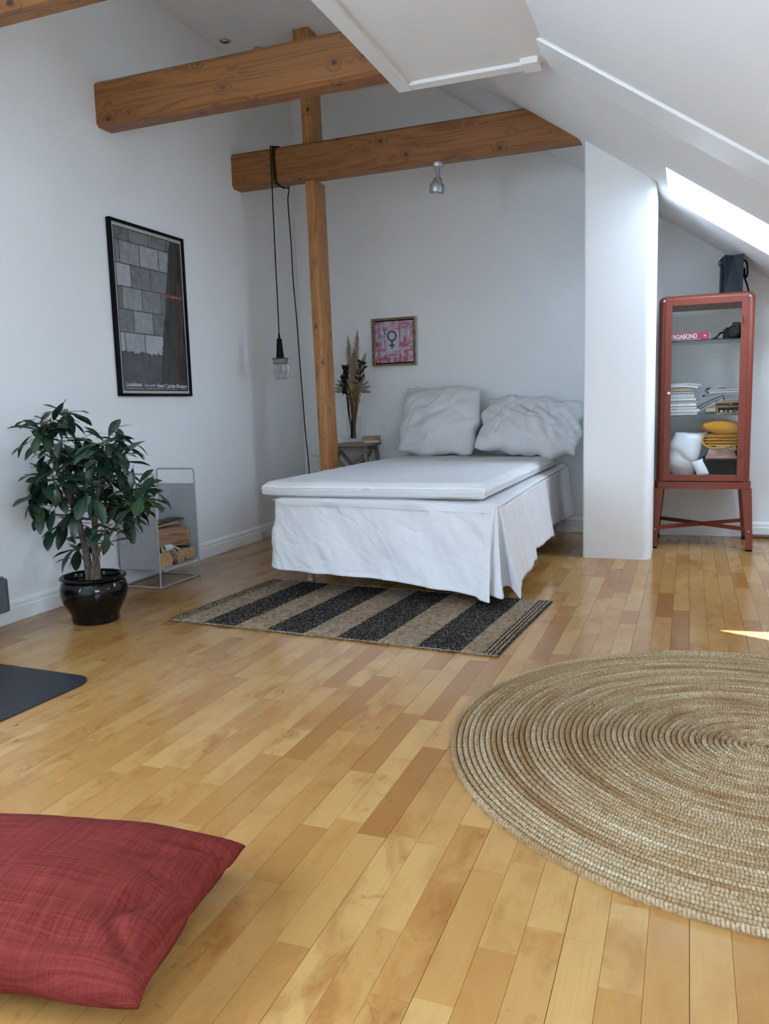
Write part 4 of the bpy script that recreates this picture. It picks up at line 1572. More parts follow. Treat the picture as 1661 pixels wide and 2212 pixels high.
# ------------------------------------------------------------------ small abstract painting on the back wall
def abstract_mat():
    m = NT('pink_abstract_paint')
    a = m.noise(m.mapping((28, 1, 9)), 1.0, 3, .6)
    b = m.noise(m.mapping((9, 1, 30), loc=(3, 0, 5)), 1.0, 3, .6)
    c1 = m.noise(m.mapping((9, 1, 9), loc=(7, 0, 2)), 1.0, 2)
    f = m.mix(m.ramp(c1, [(0.45, (0, 0, 0)), (0.55, (1, 1, 1))]), a, b)
    base = m.ramp(f, [(0.40, (.42, .075, .11)), (0.48, (.46, .15, .21)), (0.53, (.44, .34, .44)), (0.62, (.48, .42, .52)), (0.70, (.60, .50, .54))])
    t = m.noise(m.mapping((34, 1, 14), loc=(1, 0, 9)), 1.0, 2)
    base = m.mix(m.ramp(t, [(0.60, (0, 0, 0)), (0.64, (.8, .8, .8))]), base, (.12, .19, .22))
    k = m.noise(m.mapping((40, 1, 22), loc=(11, 0, 4)), 1.0, 2)
    base = m.mix(m.ramp(k, [(0.65, (0, 0, 0)), (0.68, (.9, .9, .9))]), base, (.07, .035, .07))
    w_ = m.noise(m.mapping((26, 1, 55), loc=(2, 0, 1)), 1.0, 2)
    base = m.mix(m.ramp(w_, [(0.64, (0, 0, 0)), (0.68, (.8, .8, .8))]), base, (.66, .60, .60))
    m.color(base); m.rough(.5); m.bump(f, .5, .002)
    return m.mat


M['abstract'] = abstract_mat()
M['old_gold'] = pine('gilded_frame_wood', 0, (.05, .025, .010), (.20, .115, .045), (.33, .21, .09), 5.0)
M['cream_edge'] = plain('cream_frame_side', (.55, .51, .44), .5)
M['pale_lilac'] = plain('pale_lilac_paint', (.45, .46, .56), .6, 0, .1, 60)
M['brown_paint'] = plain('brown_brush_paint', (.055, .030, .026), .6, 0, .3, 90)
qx0, qx1, qz0, qz1 = .607, .948, 1.197, 1.540
pa = thing('abstract_painting', 'square pink abstract painting with a brown ring-and-cross sign on the back wall', 'painting', ((qx0 + qx1) / 2, YB, (qz0 + qz1) / 2), 0)
hw, hh = (qx1 - qx0) / 2, (qz1 - qz0) / 2
for k, (a, b) in enumerate((((-hw, -.040, -hh), (-hw + .014, -.0005, hh)), ((hw - .014, -.040, -hh), (hw, -.0005, hh)), ((-hw + .014, -.040, hh - .014), (hw - .014, -.0005, hh)), ((-hw + .014, -.040, -hh), (hw - .014, -.0005, -hh + .014)))):
    mb = MB(); mb.box(a, b)
    o = link_mesh('frame_rail', mb, M['cream_edge'], pa)
    mb = MB(); mb.box((a[0], -.0425, a[2]), (b[0], -.0400, b[2]))
    link_mesh('gilded_face', mb, M['old_gold'], o)
mb = MB(); mb.box((-hw + .013, -.006, -hh + .013), (hw - .013, -.0006, hh - .013))
link_mesh('backing', mb, M['black_frame'], pa)
mb = MB(); mb.box((-hw + .022, -.034, -hh + .024), (hw - .022, -.006, hh - .024))
link_mesh('canvas', mb, M['abstract'], pa)
mb = MB(); mb.box((-.062, -.0346, -.065), (.040, -.034, .085))
link_mesh('pale_patch', mb, M['pale_lilac'], pa)
mb = MB()
n = 40
ro, ri = .0385, .0275
c0 = (-.014, .042)
vs = []
for k in range(n):
    a = 2 * PI * k / n
    for r_ in (ro + .002 * nz(k * .7, 1, 1), ri + .002 * nz(k * .9, 4, 1)):
        vs += [(c0[0] + r_ * math.cos(a) * .96, -.0346, c0[1] + r_ * math.sin(a)), (c0[0] + r_ * math.cos(a) * .96, -.0356, c0[1] + r_ * math.sin(a))]
fs = []
for k in range(n):
    a, b = k * 4, ((k + 1) % n) * 4
    fs += [(a + 1, b + 1, b + 3, a + 3), (a, b, b + 1, a + 1), (a + 2, a + 3, b + 3, b + 2), (a, a + 2, b + 2, b)]
mb.add(vs, fs)
sg = link_mesh('ring_sign', mb, M['brown_paint'], pa)
mb = MB(); mb.box((c0[0] - .006, -.0356, c0[1] - .088), (c0[0] + .006, -.0346, c0[1] - .036))
link_mesh('stem_stroke', mb, M['brown_paint'], sg)
mb = MB(); mb.box((c0[0] - .022, -.0360, c0[1] - .072), (c0[0] + .020, -.0350, c0[1] - .061))
link_mesh('cross_stroke', mb, M['brown_paint'], sg)

# ------------------------------------------------------------------ red display cabinet
M['red_metal'] = plain('brick_red_powder_coat', (.165, .027, .011), .42, 0, .03, 40, .04, 700)
M['cab_glass'] = glass_mat('cabinet_glass', (.985, .992, .988), .06)
M['shelf_glass'] = glass_mat('greenish_shelf_glass', (.93, .965, .95), .12)
M['shelf_edge'] = plain('dark_green_glass_edge', (.02, .045, .035), .2)
M['rubber'] = plain('black_rubber', (.006, .006, .006), .7, spec=.15)
KX0, KX1, KY0, KY1 = 2.622, 3.140, 5.075, 5.495
KC = Vector(((KX0 + KX1) / 2, (KY0 + KY1) / 2, 0))
cab = thing('display_cabinet', 'brick red metal display cabinet with glass door on splayed legs', 'cabinet', KC)
KW, KD = (KX1 - KX0) / 2, (KY1 - KY0) / 2
KZ0, KZ1 = .408, 1.500


def ring_prism(m, ring, z0, z1, mi=0):
    n = len(ring)
    m.add([(x, y, z0) for x, y in ring] + [(x, y, z1) for x, y in ring],
          [tuple(range(n - 1, -1, -1)), tuple(range(n, 2 * n))] + [(i, (i + 1) % n, n + (i + 1) % n, n + i) for i in range(n)], mi)


# top: a shallow rounded lid
mb = MB()
n = None
rings = []
for inset, z in ((0, 1.445), (0, 1.470), (.004, 1.482), (.012, 1.492), (.024, 1.498), (.040, 1.500)):
    rings.append([(x, y, z) for x, y in rr_corner(-KW + inset, -KD + inset, KW - inset, KD - inset, (.034, .034, .034, .034), 6)])
n = len(rings[0]); vs = [p for r in rings for p in r]
mb.add(vs, [(j * n + i, j * n + (i + 1) % n, (j + 1) * n + (i + 1) % n, (j + 1) * n + i) for j in range(len(rings) - 1) for i in range(n)] +
       [tuple(range(n - 1, -1, -1)), tuple((len(rings) - 1) * n + i for i in range(n))])
link_mesh('top_panel', mb, M['red_metal'], cab, smooth=40)
# corner posts with a rounded outer corner
for sx in (-1, 1):
    for sy in (-1, 1):
        rs = [.004] * 4
        idx = {(1, 1): 0, (-1, 1): 1, (-1, -1): 2, (1, -1): 3}[(sx, sy)]
        rs[idx] = .032
        x0, x1 = (KW - .044, KW) if sx > 0 else (-KW, -KW + .044)
        y0, y1 = (KD - .044, KD) if sy > 0 else (-KD, -KD + .044)
        mb = MB(); ring_prism(mb, rr_corner(x0, y0, x1, y1, rs, 6), KZ0, 1.445)
        link_mesh('corner_post', mb, M['red_metal'], cab, smooth=40)
# side and back glazing, bottom rails
for nm, a, b in (('side_pane', (-KW + .006, -KD + .04, KZ0 + .02), (-KW + .010, KD - .04, 1.445)), ('side_pane', (KW - .010, -KD + .04, KZ0 + .02), (KW - .006, KD - .04, 1.445)),
                 ('back_pane', (-KW + .04, KD - .010, KZ0 + .02), (KW - .04, KD - .006, 1.445))):
    mb = MB(); mb.box(a, b)
    link_mesh(nm, mb, M['cab_glass'], cab)
mb = MB(); mb.box((-KW + .004, -KD + .022, KZ0 + .001), (KW - .004, KD - .004, KZ0 + .018))
link_mesh('floor_panel', mb, M['red_metal'], cab)
# base tray
mb = MB(); ring_prism(mb, rr_corner(-KW - .008, -KD - .006, KW + .008, KD + .006, (.03, .03, .03, .03), 6), .366, KZ0 - .001)
link_mesh('base_tray', mb, M['red_metal'], cab, smooth=40, bevel=None)
# legs: bent-sheet legs that splay outward
for sx in (-1, 1):
    for sy in (-1, 1):
        mb = MB()
        def corner(x, y, w, t, z):
            # L-shaped section, outer corner at (x, y)
            return [(x, y, z), (x - sx * w, y, z), (x - sx * w, y - sy * t, z), (x - sx * t, y - sy * t, z), (x - sx * t, y - sy * w, z), (x, y - sy * w, z)]
        top_ = corner(sx * (KW + .012), sy * (KD + .008), .056, .004, .368)
        bot_ = corner(sx * (KW + .012 + .014), sy * (KD + .008 + .014), .036, .004, .012)
        mb.add(bot_ + top_, [(0, 1, 2, 3, 4, 5), (11, 10, 9, 8, 7, 6)] + [(i, (i + 1) % 6, 6 + (i + 1) % 6, 6 + i) for i in range(6)])
        lg = link_mesh('leg', mb, M['red_metal'], cab, bevel=.0018)
        x_, y_ = sx * (KW + .024), sy * (KD + .020)
        mb = MB(); mb.box((min(x_, x_ - sx * .036), min(y_, y_ - sy * .036), .0008), (max(x_, x_ - sx * .036), max(y_, y_ - sy * .036), .016))
        link_mesh('rubber_foot', mb, M['rubber'], lg, bevel=.002)
        mb = MB(); mb.lathe([(0, 0), (.0055, 0), (.005, .003), (.003, .0045), (0, .005)], 12)
        link_mesh('bolt', mb, M['chrome'], lg, smooth=40, loc=(sx * (KW + .0205 - .02), sy * (KD + .0185), .118), rot=(PI / 2 if sy < 0 else -PI / 2, 0, 0))
for s in (-1, 1):
    mb = MB()
    a = Vector((-(KW + .004), -s * (KD + .002), .128)); b = Vector((KW + .004, s * (KD + .002), .128))
    d = (b - a).normalized(); nrm = Vector((-d.y, d.x, 0)) * .002
    hz = Vector((0, 0, .012 + 0 * s))
    if s > 0:
        a.z -= .003; b.z -= .003
    mb.hexa([a - nrm - hz, b - nrm - hz, b + nrm - hz, a + nrm - hz, a - nrm + hz, b - nrm + hz, b + nrm + hz, a + nrm + hz])
    link_mesh('cross_brace', mb, M['red_metal'], cab)
# glass shelves
for z in (1.236, .800):
    mb = MB(); mb.box((-KW + .012, -KD + .030, z - .0025), (KW - .012, KD - .014, z + .0025))
    sh = link_mesh('shelf', mb, M['shelf_glass'], cab)
    mb = MB(); mb.box((-KW + .012, -KD + .0285, z - .0025), (KW - .012, -KD + .0300, z + .0025))
    link_mesh('shelf_edge', mb, M['shelf_edge'], sh)
# door
dx0, dx1, dz0, dz1 = -KW + .038, KW - .034, KZ0 + .004, 1.474
ox0, ox1, oz0, oz1 = 2.697 - KC.x, 3.068 - KC.x, .450, 1.459
door = bpy.data.objects.new('door', None); C.objects.link(door); door.parent = cab; door.empty_display_size = .02
yf = -KD - .006
for a, b in (((dx0, dz0), (ox0, dz1)), ((ox1, dz0), (dx1, dz1)), ((ox0, dz0), (ox1, oz0)), ((ox0, oz1 - .02), (ox1, dz1))):
    mb = MB(); mb.box((a[0], yf, a[1]), (b[0], yf + .016, b[1]))
    link_mesh('door_rail', mb, M['red_metal'], door, bevel=.0012, segs=1)
mb = MB(); mb.box((ox0 - .006, yf + .008, oz0 - .006), (ox1 + .006, yf + .011, oz1 - .012))
link_mesh('door_pane', mb, M['cab_glass'], door)
for z in (1.335, .575):
    mb = MB()
    mb.lathe([(0, -.030), (.0042, -.029), (.0055, -.024), (.0055, -.009), (.0048, -.0085), (.0048, .0), (.0055, .0005), (.0055, .022), (.004, .026)], 12)
    h_ = link_mesh('hinge', mb, M['red_metal'], door, smooth=40, loc=(dx1 - .020, yf - .004, z))
for sx, z in ((-1, 1.468), (1, 1.466)):
    mb = MB(); mb.lathe([(0, 0), (.0065, 0), (.006, .003), (.004, .005), (0, .0058)], 14)
    link_mesh('bolt', mb, M['chrome'], cab, smooth=40, loc=(sx * (KW - .030), yf - .0002, z), rot=(PI / 2, 0, 0))
mb = MB(); mb.lathe([(0, 0), (.010, 0), (.010, .004), (.0085, .008), (0, .009)], 20)
lk = link_mesh('lock', mb, M['chrome'], door, smooth=40, loc=(dx0 + .026, yf - .0005, .935), rot=(PI / 2, 0, 0))
mb = MB()
mb.tube([(-.010 + .0085 * math.cos(a), .0165, -.018 + .0085 * math.sin(a)) for a in [2 * PI * k / 16 for k in range(16)]], .0013, 6, closed=True)
mb.tube([(-.014, .017, -.027), (-.020, .017, -.066)], .0022, 6)
mb.box((-.024, .0160, -.036), (-.011, .0180, -.024))
kk = link_mesh('key', mb, M['chrome'], lk)
kk.rotation_euler = (-PI / 2, 0, 0)

# ------------------------------------------------------------------ things in the cabinet
M['book_red'] = plain('crimson_cover', (.22, .016, .038), .45)
M['pages'] = plain('paper_pages', (.60, .58, .54), .8, 0, .12, 120)
M['pages2'] = plain('grey_paper_pages', (.42, .42, .42), .8, 0, .2, 120)
M['dark_cover'] = plain('dark_book_cover', (.020, .021, .024), .4)
M['tan_cover'] = plain('tan_book_cover', (.40, .26, .14), .6)
M['grey_cover'] = plain('grey_book_cover', (.24, .24, .25), .5)
M['white_cover'] = plain('white_book_cover', (.60, .60, .61), .4)
SH1, SH2, SH3 = 1.2392, .8032, KZ0 + .0185


def book(label, w, d, h, loc, rz, cover, pages, cat='book', group=None, tilt=0.0, bend=0.0):
    """a lying book: two boards, a spine at the back and a page block"""
    t = thing('book', label, cat, loc, rz, group)
    if tilt:
        t.rotation_euler = (0, tilt, rz)
    c = min(.0016, h * .18)
    def bent(m):
        if bend:
            out = []
            for f_ in range(1):
                pass
            m.v = [(x, y, z + bend * (1 - (2 * x / w) ** 2)) for x, y, z in m.v]
        return m
    def sl(a, b, nx=1):
        m = MB()
        k = 8 if bend else 1
        for i in range(k):
            xa = a[0] + (b[0] - a[0]) * i / k; xb = a[0] + (b[0] - a[0]) * (i + 1) / k
            m.box((xa, a[1], a[2]), (xb, b[1], b[2]))
        return bent(m)
    link_mesh('cover', sl((-w / 2, -d / 2, 0), (w / 2, d / 2, c)), cover, t)
    link_mesh('cover', sl((-w / 2, -d / 2, h - c), (w / 2, d / 2, h)), cover, t)
    link_mesh('pages', sl((-w / 2 + .002, -d / 2 + .002, c), (w / 2 - .002, d / 2 - .003, h - c)), pages, t)
    return t


vb = thing('book', 'crimson book with white block-letter spine lying on the top cabinet shelf', 'book', (2.790, 5.185, SH1))
mb = MB(); mb.box((-.115, -.080, 0), (.115, .080, .046)); 
link_mesh('cover', mb, M['book_red'], vb, bevel=.003)
mb = MB(); mb.box((-.112, -.076, .006), (.1165, .076, .040))
link_mesh('pages', mb, M['pages'], vb)
text_mesh('spine_title', 'VAGABOND', .036, M['white_cover'], vb, (-.104, -.0804, .0125), (1, 0, 0), (0, 0, 1), width=.150, bold=.0004)
mb = MB(); mb.lathe([(0, 0), (.0085, 0), (.0085, .0006), (0, .0006)], 20)
em = link_mesh('spine_emblem', mb, M['red_print'], vb, loc=(.088, -.0800, .024), rot=(PI / 2, 0, 0))
mb = MB(); mb.box((-.0042, -.0020, .0006), (.0042, .0020, .0010))
link_mesh('emblem_mark', mb, M['white_cover'], em)
mb = MB(); mb.box((-.104, -.0804, .0055), (.062, -.0800, .0070))
link_mesh('spine_line', mb, M['white_cover'], vb)

# black camera with a lens and its strap
M['cam_black'] = plain('black_grained_plastic', (.005, .005, .006), .5, 0, .2, 60, .3, 300, spec=.2)
cm = thing('camera', 'bulky black camera standing on the top cabinet shelf', 'camera', (3.048, 5.225, SH1), -.25)
mb = MB()
pf = [(-.068, 0), (.062, 0), (.064, .062), (.034, .070), (.024, .098), (-.012, .100), (-.024, .070), (-.062, .060)]
n = len(pf)
mb.add([(x, -.028, z) for x, z in pf] + [(x, .032, z) for x, z in pf], [tuple(range(n)), tuple(range(2 * n - 1, n - 1, -1))] + [(i, i + n, (i + 1) % n + n, (i + 1) % n) for i in range(n)])
link_mesh('body', mb, M['cam_black'], cm, bevel=.006, segs=3)
mb = MB(); mb.lathe([(0, 0), (.034, 0), (.036, .012), (.034, .030), (.036, .032), (.036, .050), (.030, .052), (.028, .046), (0, .044)], 24)
link_mesh('lens', mb, M['cam_black'], cm, smooth=40, loc=(.0, -.028, .040), rot=(PI / 2, 0, 0))
mb = MB(); mb.lathe([(0, 0), (.012, 0), (.012, .010), (0, .011)], 14)
link_mesh('dial', mb, M['cam_black'], cm, smooth=40, loc=(-.044, .0, .062))
mb = MB()
pts = resample([(-.066, 0, .045), (-.084, -.01, .040), (-.104, -.015, .018), (-.128, -.02, .007), (-.140, .01, .007), (-.110, .03, .010), (-.075, .03, .006)], 6)
mb.tube(pts, .0058, 6)
link_mesh('strap', mb, M['cam_black'], cm, smooth=0)

# left stack of magazines and books, from the shelf up
zz = SH2
rb = random.Random(5)
spec = [(.205, .020, 'pages2', 'white_cover', 'thick pale book at the bottom of the left stack in the cabinet'),
        (.215, .014, 'pages', 'white_cover', 'white magazine second from the bottom of the left cabinet stack'),
        (.200, .016, 'pages', 'dark_cover', 'black-covered book third from the bottom of the left cabinet stack'),
        (.204, .020, 'pages', 'white_cover', 'thick white book fourth from the bottom of the left cabinet stack'),
        (.212, .012, 'pages2', 'dark_cover', 'thin dark magazine just above the middle of the left cabinet stack'),
        (.196, .015, 'pages', 'white_cover', 'white paperback under the thick grey book in the left stack'),
        (.188, .026, 'pages2', 'grey_cover', 'thick grey book in the upper half of the left cabinet stack'),
        (.190, .012, 'pages2', 'dark_cover', 'slim dark book beneath the tan book in the left stack'),
        (.186, .014, 'tan_cover', 'tan_cover', 'tan paperback near the top of the left cabinet stack'),
        (.205, .012, 'pages', 'white_cover', 'curved white magazine second from the top of the left stack'),
        (.225, .010, 'pages2', 'white_cover', 'topmost curved magazine sticking out of the left cabinet stack')]
for k, (w, h, pg, cv, lab) in enumerate(spec):
    bd = .010 if k >= 9 else 0
    book(lab, w, .24, h, (2.742 + (w - .2) * .45 + rb.uniform(-.004, .004), 5.255, zz + .0003), rb.uniform(-.02, .02), M[cv], M[pg], 'book', 'books in the left cabinet stack', bend=bd)
    zz += h + .0008 + (.0006 if k == 8 else 0)

# right group on the same shelf
wb = thing('wooden_box', 'small open wooden frame box with trinkets on the middle cabinet shelf', 'box', (3.030, 5.165, SH2))
M['box_wood'] = pine('thin_box_wood', 0, (.12, .055, .02), (.26, .14, .055), (.34, .20, .09), 2.0)
M['velvet'] = plain('dark_box_lining', (.015, .010, .009), .9)
for a, b in (((-.078, -.03, 0), (.078, .03, .008)), ((-.078, -.03, .040), (.078, .03, .048)), ((-.078, -.03, .008), (-.070, .03, .040)), ((.070, -.03, .008), (.078, .03, .040))):
    mb = MB(); mb.box(a, b)
    link_mesh('frame_side', mb, M['box_wood'], wb, bevel=.0012)
mb = MB(); mb.box((-.070, .020, .008), (.070, .028, .040))
link_mesh('lining', mb, M['velvet'], wb)
for k in range(5):
    mb = MB(); mb.lathe([(0, 0), (.010, .002), (.012, .008), (.006, .015), (0, .017)], 10)
    link_mesh('trinket', mb, M['tan_cover' if k % 2 else 'pages2'], wb, smooth=40, loc=(-.050 + .024 * k, -.012 + .006 * (k % 2), .0085), rot=(.2 * k, 0, k))
wl = thing('wooden_box', 'closed dark wooden case stacked on the open trinket box in the cabinet', 'box', (3.030, 5.175, SH2 + .0485))
mb = MB(); mb.box((-.080, -.030, 0), (.080, .030, .016)); link_mesh('body', mb, M['velvet'], wl, bevel=.001)
mb = MB(); mb.box((-.082, -.032, .0165), (.082, .032, .030)); link_mesh('lid', mb, M['box_wood'], wl, bevel=.0015)
mb = MB(); mb.lathe([(0, 0), (.004, 0), (.003, .003), (0, .004)], 10); link_mesh('knob', mb, M['chrome'], wl, smooth=40, loc=(.0, -.0305, .010), rot=(PI / 2, 0, 0))
book('slate grey box-shaped book beside the wooden trinket box', .052, .10, .018, (2.922, 5.175, SH2), 0, M['grey_cover'], M['dark_cover'], 'book', 'small books beside the trinket box')
book('brown leather notebook on the slate grey book in the cabinet', .055, .10, .020, (2.920, 5.175, SH2 + .0185), 0, M['tan_cover'], M['tan_cover'], 'book', 'small books beside the trinket box')
labs = ['pale magazine slumped at the front of the right cabinet pile', 'second slumped magazine with dark cover in the right cabinet pile',
        'grey magazine lying flat in the right cabinet pile', 'yellowed paperback lying on the right cabinet pile', 'white brochure near the top of the right cabinet pile',
        'topmost creased brochure on the right cabinet pile']
for k, (w, h, cv, pg, loc, tl, bd) in enumerate(((.17, .010, 'white_cover', 'pages2', (2.918, 5.345, SH2 + .043), -.50, .006), (.17, .010, 'dark_cover', 'pages2', (2.925, 5.345, SH2 + .066), -.42, .006),
                                                  (.22, .009, 'dark_cover', 'pages2', (2.990, 5.345, SH2 + .110), -.05, .004), (.20, .010, 'tan_cover', 'pages', (3.005, 5.345, SH2 + .126), .0, .0),
                                                  (.19, .008, 'white_cover', 'pages2', (2.99, 5.345, SH2 + .137), -.0, .003), (.10, .010, 'grey_cover', 'pages2', (2.955, 5.335, SH2 + .150), -.06, .008))):
    book(labs[k], w, .20, h, loc, .02 * k, M[cv], M[pg], 'magazine', 'magazines in the right cabinet pile', tilt=tl, bend=bd)
wedge = thing('file_box', 'low grey card file holding up the right magazine pile', 'box', (3.055, 5.345, SH2))
mb = MB(); mb.box((-.058, -.09, 0), (.052, .09, .100)); link_mesh('body', mb, M['grey_cover'], wedge, bevel=.002)

# bottom compartment
M['plastic_white'] = plain('white_plastic_film', (.62, .63, .65), .28, 0, .05, 20)
M['mustard'] = cloth('mustard_wool', (.50, .235, .022), .5, 300, var=.25)
M['blush'] = cloth('blush_pink_cloth', (.40, .235, .195), .5, 300, var=.2)
M['black_cloth'] = plain('black_fabric', (.005, .005, .006), .8, 0, .2, 60, spec=.1)
M['straw'] = plain('straw_fringe', (.46, .38, .24), .9, 0, .25, 80)


def lump(fn, nu=28, nv=28):
    m = MB(); m.grid(fn, nu, nv); return m


pb_ = thing('plastic_bag', 'bulging white plastic bag in the bottom of the red cabinet', 'bag', (2.775, 5.200, SH3 + .002))
m = pillow_mesh(.185, .285, .145, 9.1, n=44, pinch=.03, wr=.014, diag=.2, power=.34)
m.v = [(x * (1.06 - .9 * max(0, y - .02)), y + (.30 * x * smoothstep(.0, .14, y)), z) for x, y, z in m.v]
ang = .30
m.v = [(x * math.cos(ang) + y * math.sin(ang), z, max(.0, -x * math.sin(ang) + y * math.cos(ang) + .135)) for x, y, z in m.v]
o = link_mesh('sack', m, M['plastic_white'], pb_, smooth=0); weld(o)
mb = MB()
mb.tube(resample([(.01, .03, .235), (-.035, .02, .225), (-.075, .0, .17), (-.085, -.01, .13)], 5), .006, 6)
link_mesh('handle', mb, M['plastic_white'], pb_, smooth=0)

bb = thing('storage_box', 'black lidded storage box on the cabinet floor', 'box', (2.985, 5.235, SH3 + .001))
mb = MB(); mb.box((-.098, -.125, 0), (.098, .125, .098)); link_mesh('body', mb, M['black_cloth'], bb, bevel=.004)
mb = MB(); mb.box((-.101, -.128, .0985), (.101, .128, .112)); link_mesh('lid', mb, M['black_cloth'], bb, bevel=.003)
bk = thing('fabric_bag', 'tall black fabric bag behind the folded mustard blanket', 'bag', (3.015, 5.415, SH3 + .001))
mb = MB(); mb.box((-.085, -.038, 0), (.085, .045, .228)); link_mesh('body', mb, M['black_cloth'], bk, bevel=.012, segs=3)


def pad(w, d, h, seed, amp=.006):
    m = MB()
    def t(u, v):
        x, y = (u - .5) * w, (v - .5) * d
        e = min(w / 2 - abs(x), d / 2 - abs(y))
        return (x, y, h * (smoothstep(-.004, .028, e) * .9 + .1) + amp * nz(x * 22, y * 22, seed) * smoothstep(0, .02, e))
    m.grid(t, 30, 30)
    m.grid(lambda u, v: ((.5 - u) * w, (v - .5) * d, 0), 30, 30)
    ring_ = [(-w / 2 + w * i / 30, -d / 2) for i in range(30)] + [(w / 2, -d / 2 + d * i / 30) for i in range(30)] + [(w / 2 - w * i / 30, d / 2) for i in range(30)] + [(-w / 2, d / 2 - d * i / 30) for i in range(30)]
    n_ = len(ring_)
    m.add([(x, y, 0) for x, y in ring_] + [(x, y, h * (smoothstep(-.004, .028, 0) * .9 + .1)) for x, y in ring_], [(i, (i + 1) % n_, n_ + (i + 1) % n_, n_ + i) for i in range(n_)])
    return m


pk = link_mesh('folded_cloth', pad(.175, .20, .058, 2.0, .016), M['blush'], loc=(2.985, 5.232, SH3 + .1140)); weld(pk)
tag(pk, 'blush pink crumpled cloth on the black storage box', 'cloth')
bl = thing('folded_blanket', 'folded mustard yellow blanket under the middle cabinet shelf', 'blanket', (2.985, 5.262, SH3 + .190))
for k, (w, h, dx) in enumerate(((.200, .017, .004), (.205, .017, .0), (.200, .017, .004), (.205, .018, .0))):
    o = link_mesh('fold', pad(w, .24, h, 1.0 + k, .004), M['mustard'], bl, loc=(dx, 0, k * .0178)); weld(o)
m = pillow_mesh(.235, .25, .085, 7.7, n=48, pinch=-.02, wr=.016, power=.26, edge_wob=.02)
o = link_mesh('top_fold', m, M['mustard'], bl, loc=(.004, -.005, .1075), rot=(0, .10, 0)); weld(o)
mb = MB()
mb.tube(resample([(-.095, -.132, .060), (-.108, -.140, .030), (-.075, -.146, -.004), (-.01, -.146, -.012), (.06, -.14, .004)], 6), .0055, 6)
link_mesh('strap', mb, M['mustard'], bl, smooth=0)
fr = MB(); rf = random.Random(8)
for k in range(70):
    x = -.03 + .105 * rf.random(); y = -.128 + rf.uniform(-.004, .02)
    fr.tube([(x, y, .004), (x + rf.uniform(-.01, .012), y - .012, -.010), (x + rf.uniform(-.016, .022), y - .018, -.022 + rf.uniform(-.008, .004))], .0011, 4)
o = link_mesh('fringe', fr, M['straw'], bl); o['kind'] = 'stuff'
wf = link_mesh('plush_toy', pillow_mesh(.066, .100, .035, 3.3, n=24, pinch=.02, wr=.006, power=.5), M['plastic_white']); weld(wf)
tag(wf, 'small white soft bundle between the plastic bag and the black box', 'bundle')
frame_matrix(wf, (.92, 0, .38), (-.30, .15, .94), (2.872, 5.112, SH3 + .060))

# gift bag on top of the cabinet
M['navy_paper'] = plain('navy_black_paper', (.012, .016, .024), .5, 0, .1, 10, spec=.25)
gb = thing('gift_bag', 'small dark navy paper gift bag on top of the red cabinet', 'bag', (3.020, 5.345, 1.5005), .10)
gw, gd, gh = .052, .095, .232
mb = MB()
mb.add([(-gw, -gd, 0), (gw, -gd, 0), (gw, gd, 0), (-gw, gd, 0), (-gw, -gd, gh), (0, -gd + .018, gh - .004), (gw, -gd, gh + .002), (gw, gd, gh), (0, gd - .018, gh), (-gw, gd, gh), (0, -gd + .003, .055), (0, gd - .003, .055)],
       [(0, 3, 2, 1), (0, 1, 10), (0, 10, 5, 4), (1, 6, 5, 10), (2, 3, 11), (3, 9, 8, 11), (2, 11, 8, 7), (0, 4, 9, 3), (1, 2, 7, 6)])
o = link_mesh('bag_body', mb, M['navy_paper'], gb)
md = o.modifiers.new('thickness', 'SOLIDIFY'); md.thickness = .0008
for s, pts in ((-1, [(-gw - .001, -.05, gh - .012), (-gw - .016, -.055, gh - .020), (-gw - .028, -.055, gh - .040), (-gw - .020, -.05, gh - .056), (-gw - .004, -.045, gh - .05), (-gw - .003, -.05, gh - .13), (-gw - .005, -.05, gh - .22)]),
               (1, [(gw + .001, -.04, gh - .030), (gw + .016, -.045, gh - .034), (gw + .026, -.05, gh - .055), (gw + .030, -.05, gh - .11), (gw + .020, -.05, gh - .13), (gw + .012, -.05, gh - .075), (gw + .010, -.05, gh - .12), (gw + .028, -.05, gh - .17), (gw + .042, -.05, .0075)])):
    mb = MB(); mb.tube(resample(pts, 6), .0050 if s > 0 else .0025, 6)
    link_mesh('ribbon_handle', mb, M['black_cloth'], gb, smooth=0)

# ------------------------------------------------------------------ step stool used as bedside table
M['stool_wood'] = pine('greyed_stool_wood', 0, (.12, .075, .055), (.22, .15, .115), (.28, .20, .155), 4.0)
SX_, SY_ = .545, 5.340
so = thing('step_stool', 'greyish wooden folding step stool beside the bed, partly behind the post', 'stool', (SX_, SY_, 0))
SZT = .648
mb = MB(); mb.box((-.215, -.135, SZT - .024), (.145, .135, SZT))
link_mesh('top_board', mb, M['stool_wood'], so, bevel=.004)


def bar(m, a, b, w, t, side=(0, 1, 0)):
    a, b = Vector(a), Vector(b)
    d = (b - a).normalized(); s = Vector(side); s = (s - d * s.dot(d)).normalized(); u = d.cross(s)
    s *= w / 2; u *= t / 2
    m.hexa([a - s - u, a + s - u, a + s + u, a - s + u, b - s - u, b + s - u, b + s + u, b - s + u])


